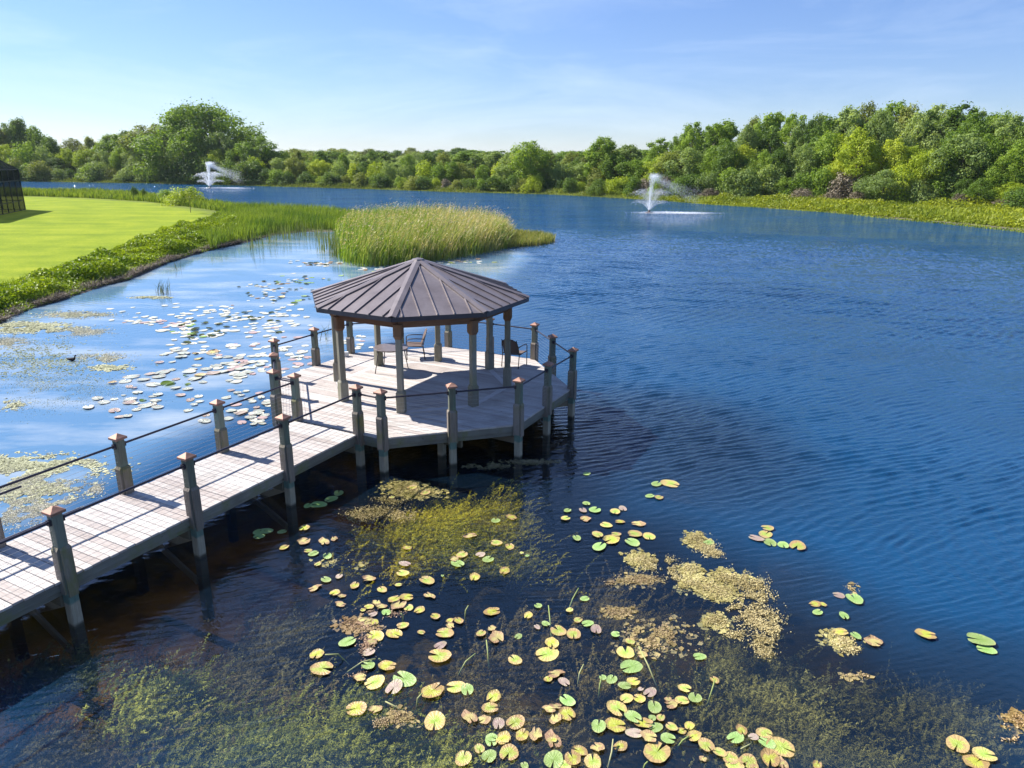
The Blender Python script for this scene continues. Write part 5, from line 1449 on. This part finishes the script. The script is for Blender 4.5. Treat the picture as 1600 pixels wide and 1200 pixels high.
scatter(440, 500, 50, 30, 34, 'www', 6, 11); scatter(480, 440, 60, 12, 40, 'rrwwg', 4, 8); scatter(500, 412, 40, 5, 34, 'wwrb', 5, 9)
scatter(620, 421, 60, 3, 36, 'wybw', 5, 9); scatter(720, 409, 60, 4, 26, 'wby', 5, 9); scatter(240, 505, 60, 8, 30, 'wwp', 6, 12); scatter(460, 560, 30, 30, 26, 'wwp', 9, 14)
scatter(560, 535, 30, 12, 12, 'wwp', 7, 12); scatter(395, 640, 40, 30, 14, 'wwp', 10, 17)
more = [q for q in more if not (q[0] > 490 and 425 < q[1] < 500)]
POLYS = [ISLAND]
more = [q for q in more if sdf_poly(np.array([at(q[0], q[1])]), LAKE)[0] > .3]
more.sort(key=lambda q: -q[2])
k0 = max(0, 298 - len(pads))
for q in more[:k0]: pads.append((*q, 'behind the walkway'))
rest = more[k0:]
from collections import defaultdict
byl = defaultdict(list)
ORD = ['first', 'second', 'third', 'fourth', 'fifth', 'sixth', 'seventh', 'eighth', 'ninth', 'tenth', 'eleventh', 'twelfth', 'thirteenth', 'fourteenth', 'fifteenth', 'sixteenth', 'seventeenth', 'eighteenth', 'nineteenth', 'twentieth']
def place_pad(px, py, w_, c_, k_):
    x, y = at(px, py); r_ = w_ / 2 / px_per_m(x, y) * (0.93 if c_ != 'b' else 1.0)
    o_ = link('lily_pad', PADM[c_][k_ % len(PADM[c_])], None, (x, y, 0.012 + 0.022 * random.random()), random.uniform(0, 2 * PI))
    o_.scale = (r_ / 1.08, r_ / 1.08, r_ * 1.0)
    if c_ not in 'r': o_.rotation_euler = (random.gauss(0, .03), random.gauss(0, .03), o_.rotation_euler[2])
    return o_, r_
for k_, (px, py, w_, c_, zn) in enumerate(pads):
    o_, r_ = place_pad(px, py, w_, c_, k_)
    o_['category'] = 'lily pad'
    byl[(c_, zn)].append((r_, px, o_))
for (c_, zn), lst in byl.items():
    lst.sort(key=lambda q: -q[0])
    shape = {'g': 'pad', 'y': 'pad', 'o': 'pad', 'b': 'ragged leaf', 'p': 'overturned pad', 'w': 'flat pad', 'r': 'leaf'}[c_]
    base_ = '%s lily %s %s' % (CN[c_], shape, zn)
    if len(lst) == 1: lst[0][2]['label'] = base_; continue
    lst[0][2]['label'] = 'largest ' + base_
    if len(lst) == 2: lst[1][2]['label'] = 'smaller ' + base_; continue
    if len(lst) == 3: lst[1][2]['label'] = 'middle sized ' + base_; lst[2][2]['label'] = 'smallest ' + base_; continue
    for nm_, sub in (('larger', lst[1:(len(lst) + 1) // 2]), ('smaller', lst[(len(lst) + 1) // 2:])):
        sub = sorted(sub, key=lambda q: q[1])
        for j, q in enumerate(sub): q[2]['label'] = ((ORD[j] + ' from left, ' if j < 19 else 'beyond nineteenth from left, ') if len(sub) > 1 else '') + nm_ + ' ' + base_
for o_ in [q for l_ in byl.values() for _, _, q in l_]: o_['group'] = 'lily pads floating on the lake'
# the pads too many to single out
vv = []; cc_ = []; n_ = 0
COLP = {'w': (.60, .60, .52), 'p': (.46, .34, .33), 'b': (.34, .22, .12), 'r': (.05, .07, .02), 'g': (.24, .38, .10), 'y': (.42, .46, .14), 'o': (.5, .4, .1)}  # w again holds the painted sky glare of the pond pads
MBp = MB()
for px, py, w_, c_ in rest:
    x, y = at(px, py); r_ = w_ / 2 / px_per_m(x, y); th_ = random.uniform(0, 6.28)
    v, f = pad_mesh(random.randrange(9), .1, c_ == 'r')
    z0 = 0.006 + .02 * random.random()
    vt = [(x + (p_[0] * math.cos(th_) - p_[1] * math.sin(th_)) * r_, y + (p_[0] * math.sin(th_) + p_[1] * math.cos(th_)) * r_, z0 + p_[2] * r_) for p_ in v]
    MBp.add(vt, f); cc_ += [COLP[c_]] * len(vt)
me_ = MBp.mesh('small_lily_pads', M['mat'], True)
a = me_.color_attributes.new('Col', 'FLOAT_COLOR', 'POINT'); ca_ = np.ones((len(cc_), 4), np.float32); ca_[:, :3] = cc_
a.data.foreach_set('color', ca_.ravel())
stuff('small_lily_pads', me_, 'countless small pale lily pads covering the far part of the calm pond', 'lily pads')

# petioles and bare stems that rise from the bed
def stem(px, py, qx, qy, r_, label, up=0.05, name='stem'):
    x, y = at(px, py, up); x2, y2 = at(qx, qy, 0)
    c_ = Vector((x, y, up)); e_ = Vector((x2, y2, -.10))
    mid = (c_ + e_) / 2 + Vector((random.uniform(-.03, .03), random.uniform(-.03, .03), up * .55))
    o_ = link(name, MB().tube([c_ - Vector((x, y, 0)), mid - Vector((x, y, 0)), e_ - Vector((x, y, 0))], [r_ * .8, r_, r_ * .9], 6).mesh(name, M['stem'], True), None, (x, y, 0))
    near_ = min((q[2] for l_ in byl.values() for q in l_), key=lambda q: (q.location.x - x) ** 2 + (q.location.y - y) ** 2)
    mw = Matrix.LocRotScale(near_.location, near_.rotation_euler, near_.scale)
    o_.parent = near_; o_.matrix_parent_inverse = mw.inverted()
    o_['label'] = label
for q in (((904, 919), (888, 947), 'straight pale stem slanting up right of the lower centre'), ((732, 946), (726, 962), 'short budded stem standing alone near the lower centre'), ((1117, 1062), (1106, 1092), 'stem under the lone yellow pad right of the bottom cluster'),
          ((857, 946), (862, 990), 'curving forked stem above the yellow pads near the centre'), ((602, 1096), (638, 1113), 'long yellow stem arching above the weed bed at the bottom'), ((508, 1023), (545, 1029), 'stem trailing right from the orange pad on the left'),
          ((660, 1083), (650, 1100), 'thin stem left of the largest bottom yellow pad'), ((743, 1021), (716, 1045), 'thin stem with small bud in the dark water'), ((958, 1155), (948, 1199), 'tall bright green stem at the bottom cluster'),
          ((1012, 1190), (1003, 1200), 'short green stem leaving the bottom edge'), ((940, 1059), (936, 1080), 'stem below the pair of small green pads'), ((587, 1029), (540, 1042), 'white curved stem left of the mauve pad'),
          ((592, 1029), (600, 1032), 'short white stem right of the mauve pad'), ((626, 958), (628, 972), 'brown stem hanging below the large brown leaves'), ((912, 1038), (903, 1060), 'hooked stem tip with white end'),
          ((1077, 1150), (1056, 1162), 'pale twig beside the chain of pads'), ((1158, 1170), (1178, 1150), 'pale petioles inside the ring of pads'), ((760, 1000), (764, 1035), 'faint upright stem below the withered leaf'), ((998, 1010), (1030, 1070), 'long brown stem curving down to the crowded cluster')):
    stem(*q[0], *q[1], .011, q[2], random.uniform(.03, .16))

# ================================================================ FLOATING ALGAE MATS
def mat_cloud(name, label, ells, dens, size, cols, thick=.035, ragged=.82, seed=0, grp=None, kind=None):
    rm_ = np.random.default_rng(seed + 300); P_ = []
    c0 = at(ells[0][0], ells[0][1])
    for ex, ey, rx, ry in ells:
        cxy = np.array(at(ex, ey)); ax_ = np.array(at(ex + rx, ey)) - cxy; ay_ = np.array(at(ex, ey + ry)) - cxy
        area = PI * np.hypot(*ax_) * np.hypot(*ay_); n = int(area * dens * 3.4)
        u_ = rm_.normal(0, .48, (n, 2))
        P_.append(cxy + u_[:, :1] * ax_ + u_[:, 1:] * ay_)
    p = np.vstack(P_)
    sc0 = np.sqrt(np.hypot(*(np.array(at(ells[0][0] + ells[0][2], ells[0][1])) - np.array(c0))))
    k = (vnoise(p, .22 * max(sc0, .3), seed, 4) + .75 * vnoise(p, .75 * max(sc0, .3), seed + 5, 2) + .2 > (1 - ragged) - .35 + .25 * rm_.random(len(p)))
    p = p[k]; n = len(p)
    d = rm_.normal(0, .55, (n, 3)) + [0, 0, 1]; d /= np.linalg.norm(d, axis=1)[:, None]
    z = .004 + rm_.random(n) ** 2 * thick * (.5 + .8 * np.clip(vnoise(p, .3, seed + 8) + .4, 0, 1))
    v = leaf_patch(np.stack([p[:, 0] - c0[0], p[:, 1] - c0[1], z], 1), d, size * .78 * rm_.uniform(.4, 1.5, n), rm_)
    f = np.clip(.5 + .5 * vnoise(p, .35, seed + 3) + rm_.normal(0, .25, n), 0, 1)
    cl_ = lerp(cols[0], cols[1], f)
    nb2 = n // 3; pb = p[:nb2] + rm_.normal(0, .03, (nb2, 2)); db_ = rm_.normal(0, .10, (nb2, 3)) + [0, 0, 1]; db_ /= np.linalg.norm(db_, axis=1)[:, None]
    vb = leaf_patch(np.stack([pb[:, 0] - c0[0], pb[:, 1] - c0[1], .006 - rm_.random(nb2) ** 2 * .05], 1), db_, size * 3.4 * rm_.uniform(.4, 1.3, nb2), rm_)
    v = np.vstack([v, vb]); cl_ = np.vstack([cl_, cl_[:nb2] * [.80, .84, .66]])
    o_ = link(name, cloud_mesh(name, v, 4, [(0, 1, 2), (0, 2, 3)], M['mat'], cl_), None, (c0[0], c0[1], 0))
    tag(o_, label, 'algae mat', grp)
    o_['kind'] = 'stuff'
beige = ((.30, .24, .10), (.66, .56, .30)); tan = ((.25, .18, .10), (.56, .43, .25))
def fx(*l): return [(860 + a_ / 2.554, 730 + b_ / 2.554, c_ / 2.554, d_ / 2.554) for a_, b_, c_, d_ in l]
mat_cloud('algae_mat', 'small beige algae mat above the sprawling one with a green pad on it', fx((580, 290, 40, 25), (620, 320, 50, 22), (650, 345, 42, 18)), 2600, .028, beige, seed=1)
mat_cloud('algae_mat', 'yellowish algae mat right of the loose pads group', fx((360, 365, 48, 28), (420, 385, 60, 30), (470, 400, 42, 40), (490, 440, 38, 20)), 2600, .028, beige, seed=2)
mat_cloud('algae_mat', 'thin narrow algae strip left of the yellowish mat', fx((350, 450, 80, 20), (240, 462, 20, 14)), 2000, .026, tan, seed=3)
mat_cloud('algae_mat', 'sprawling beige algae mat, largest of all, with dark water holes', fx((560, 410, 35, 20), (570, 465, 50, 28), (630, 480, 45, 25), (685, 500, 50, 30), (720, 440, 70, 28), (800, 470, 70, 25), (820, 520, 62, 35), (760, 570, 70, 28), (830, 600, 80, 38), (870, 640, 62, 45), (850, 700, 45, 40), (860, 740, 38, 25)), 2700, .03, beige, seed=4)
mat_cloud('algae_mat', 'beige algae arm left of the sprawling mat', fx((670, 615, 58, 28), (740, 670, 45, 20)), 2500, .028, beige, seed=5)
mat_cloud('algae_mat', 'small tan algae scrap above the brownish ragged mat', fx((270, 580, 58, 20)), 2200, .026, tan, seed=6)
mat_cloud('algae_mat', 'brownish ragged algae mat left of the sprawling beige one', fx((430, 670, 110, 62)), 1100, .03, tan, seed=7, ragged=.75)
mat_cloud('algae_mat', 'beige algae scrap under the small pads at the lower right', fx((1120, 680, 50, 22), (1160, 700, 55, 28), (1200, 730, 45, 18)), 2400, .028, beige, seed=8)
mat_cloud('algae_mat', 'log shaped algae scrap floating alone at the lower right', fx((1225, 835, 55, 12)), 2600, .024, tan, seed=9)
mat_cloud('algae_mat', 'tiny algae scrap above the mauve pad at the lower right', fx((1205, 485, 20, 20)), 1800, .024, tan, seed=10)
mat_cloud('algae_mat', 'orange brown algae and dead leaves at the right picture edge', [(1100 + 1560 / 3.2, 850 + 890 / 3.2, 60 / 3.2, 42 / 3.2), (1100 + 1530 / 3.2, 850 + 975 / 3.2, 45 / 3.2, 18 / 3.2)], 2400, .03, ((.30, .18, .07), (.60, .45, .25)), seed=11)
mat_cloud('algae_mat', 'dead stalks and algae heaped above the sunken weed patch', [(632, 762, 26, 10), (650, 770, 34, 7), (612, 780, 26, 8), (590, 800, 40, 9), (628, 806, 30, 9), (560, 808, 24, 9)], 1500, .03, ((.20, .17, .05), (.56, .44, .22)), seed=12)
mat_cloud('algae_mat', 'pale elongated algae scrap left of the scattered pads', [(535, 881, 34, 5)], 2600, .026, beige, seed=13)
mat_cloud('algae_mat', 'crumbly pale algae clump at the edge of the bottom weed bed', [(625, 1121, 17, 11), (598, 1130, 18, 8)], 3200, .022, tan, seed=14)
mat_cloud('algae_mat', 'thin debris strand in the shade below the deck corner', [(755, 728, 30, 3), (832, 722, 42, 3)], 1500, .03, ((.16, .13, .08), (.42, .36, .22)), seed=15)
mat_cloud('algae_mat', 'pinkish withered debris among the pads left of centre', [(560, 975, 26, 12), (572, 1010, 14, 24), (560, 1055, 12, 8), (600, 958, 30, 8)], 1300, .028, ((.24, .15, .09), (.54, .38, .26)), seed=16, ragged=.7)
pale = ((.46, .45, .36), (.72, .69, .55))
mat_cloud('pond_algae', 'cream coloured algae film on the calm pond beside the walkway', [(60, 728, 95, 16), (45, 765, 75, 24), (142, 763, 32, 9), (25, 798, 60, 24), (150, 716, 26, 6), (90, 790, 50, 12), (50, 745, 70, 20)], 1700, .03, pale, .01, .72, 17)
mat_cloud('pond_algae', 'cream coloured algae film at the left edge below the bank', [(40, 512, 60, 7), (120, 492, 52, 5), (118, 518, 50, 7), (14, 535, 30, 8)], 800, .045, pale, .01, .8, 18)
mat_cloud('pond_algae', 'cream algae patch in the middle of the calm pond', [(172, 575, 30, 4), (160, 560, 40, 9)], 700, .04, pale, .01, .6, 19)
mat_cloud('pond_algae', 'bright algae patch at the left edge of the picture', [(14, 633, 22, 7)], 1500, .035, pale, .01, .8, 20)
mat_cloud('pond_algae', 'thin bright algae streak at the isolated reed tuft', [(238, 465, 26, 2)], 900, .045, pale, .01, .9, 21)
mat_cloud('algae_speckle', 'fine greenish algae flecks drifting on the left of the calm pond', [(60, 560, 120, 40), (120, 610, 120, 30), (60, 600, 80, 50)], 90, .024, ((.22, .26, .16), (.46, .47, .34)), .006, .9, 22, kind='stuff')

# ================================================================ SUBMERGED WEED
def weed(name, label, ells, nstrand, cols, zt, zb, seed, leafs=44, ln=.50, lw=.026, lean=(.5, .2), px_depth=0.0):
    rw = np.random.default_rng(seed + 500); c0 = at(ells[0][0], ells[0][1]); P_ = []
    ar = np.array([e[2] * e[3] for e in ells], float); ar /= ar.sum()
    for e, a_ in zip(ells, ar):
        n = int(nstrand * a_); cxy = np.array(at(e[0], e[1])); ax_ = np.array(at(e[0] + e[2], e[1])) - cxy; ay_ = np.array(at(e[0], e[1] + e[3])) - cxy
        u_ = rw.normal(0, .5, (n, 2)); P_.append(cxy + u_[:, :1] * ax_ + u_[:, 1:] * ay_)
    p = np.vstack(P_); k = vnoise(p, .9, seed, 3) + .25 * rw.random(len(p)) > -.05; p = p[k]; n = len(p)
    top = zt + (zb - zt) * np.clip(.45 - .9 * vnoise(p, 1.1, seed + 2, 3) + rw.normal(0, .12, n), 0, 1)
    dirn = np.array(lean) + rw.normal(0, .45, (n, 2)); L_ = ln * rw.uniform(.5, 1.3, n)
    t = np.linspace(0, 1, leafs)
    X = p[:, None, 0] + dirn[:, None, 0] * L_[:, None] * t; Y = p[:, None, 1] + dirn[:, None, 1] * L_[:, None] * t
    Z_ = top[:, None] - (1 - t) ** 1.4 * (L_[:, None] * .75)
    Q = np.stack([X, Y, Z_], 2).reshape(-1, 3) + rw.normal(0, lw * .35, (n * leafs, 3))
    Q[:, 2] = np.minimum(Q[:, 2], -.012)
    d = rw.normal(0, .6, Q.shape) + [0, 0, 1]; d /= np.linalg.norm(d, axis=1)[:, None]
    r = np.cross(d, rw.normal(size=Q.shape)); r /= np.linalg.norm(r, axis=1)[:, None]; b = np.cross(d, r)
    s_ = (lw * rw.uniform(.5, 1.3, len(Q)))[:, None]
    v = np.stack([Q - r * s_, Q + b * s_ * .28, Q + r * s_, Q - b * s_ * .28], 1).reshape(-1, 3) - np.array([c0[0], c0[1], 0])
    f = np.clip(.5 + .6 * vnoise(p, .8, seed + 9, 3) + rw.normal(0, .15, n), 0, 1); f = np.repeat(f, leafs)
    o_ = link(name, cloud_mesh(name, v, 4, [(0, 1, 2, 3)], M['weed'], lerp(cols[0], cols[1], f)), None, (c0[0], c0[1], 0))
    o_['kind'] = 'stuff'; o_['label'] = label; o_['category'] = 'water weed'
wg = ((.10, .13, .03), (.62, .62, .15)); wy = ((.16, .17, .015), (.85, .72, .06)); wb = ((.14, .11, .07), (.46, .38, .19))
weed('weed_bed', 'feathery yellow green weed bed just under the water at the bottom left', [(600, 1165, 150, 50), (430, 1150, 150, 60), (330, 1120, 130, 60), (520, 1095, 110, 40), (480, 1190, 300, 40), (260, 1080, 90, 50)], 5600, wg, -.05, -.60, 1)
weed('weed_bed', 'brown weed cloud deeper in the water at the lower left', [(330, 1130, 180, 60), (400, 1060, 150, 45), (230, 1010, 90, 40)], 1500, wb, -.30, -.8, 2)
weed('weed_patch', 'bright olive weed patch under the water in front of the deck', [(640, 800, 60, 26), (720, 800, 75, 38), (590, 820, 60, 22), (760, 770, 45, 30), (660, 830, 110, 30), (700, 850, 110, 20)], 4600, wy, -.05, -.55, 3, ln=.55, lean=(.6, -.1))
weed('weed_drift', 'dim brown green weed drifting deep in the water at the lower right', [(1250, 1060, 170, 50), (1400, 1050, 130, 50), (1150, 1010, 90, 45), (1480, 1110, 120, 50), (1290, 1150, 160, 45), (1080, 960, 90, 40)], 3800, ((.12, .115, .05), (.50, .47, .19)), -.28, -.95, 4)
weed('weed_drift', 'faint brown weed clouds under the pads at the lower centre', [(900, 930, 110, 50), (800, 1000, 120, 50), (940, 1000, 90, 40), (760, 1090, 120, 40), (980, 880, 90, 30)], 2200, wb, -.40, -1.0, 5)
weed('weed_drift', 'dark shaded weed under the first walkway pile', [(70, 1040, 60, 26), (20, 1060, 30, 30)], 700, ((.05, .07, .03), (.18, .2, .10)), -.02, -.2, 6)
# trees alike in kind, colour and zone are told apart by their order from the left
bt = defaultdict(list)
for o_ in SC.objects:
    if o_.parent is None and o_.get('category') in ('tree', 'bush') and 'group' in o_ and 'horizon' not in o_['label']: bt[o_['label']].append(o_)
for lab, l_ in bt.items():
    if len(l_) < 2: continue
    l_.sort(key=lambda q: proj(q.location.x, q.location.y, 0)[0])
    for j, q in enumerate(l_):
        lb_ = (ORD[j] + ' from left, ' + lab) if j < 20 else lab
        if len(lb_.split()) <= 16: q['label'] = lb_
weed('weed_drift', 'low brown weed on the bed in the lower left corner', [(60, 1130, 90, 60), (150, 1180, 100, 40), (190, 1050, 90, 40), (330, 1010, 110, 40), (420, 950, 90, 35), (10, 1180, 60, 40)], 2600, ((.11, .10, .06), (.38, .34, .18)), -.30, -1.0, 7)
print('THINGS', len([o_ for o_ in SC.objects if o_.parent is None]), 'OBJECTS', len(SC.objects))
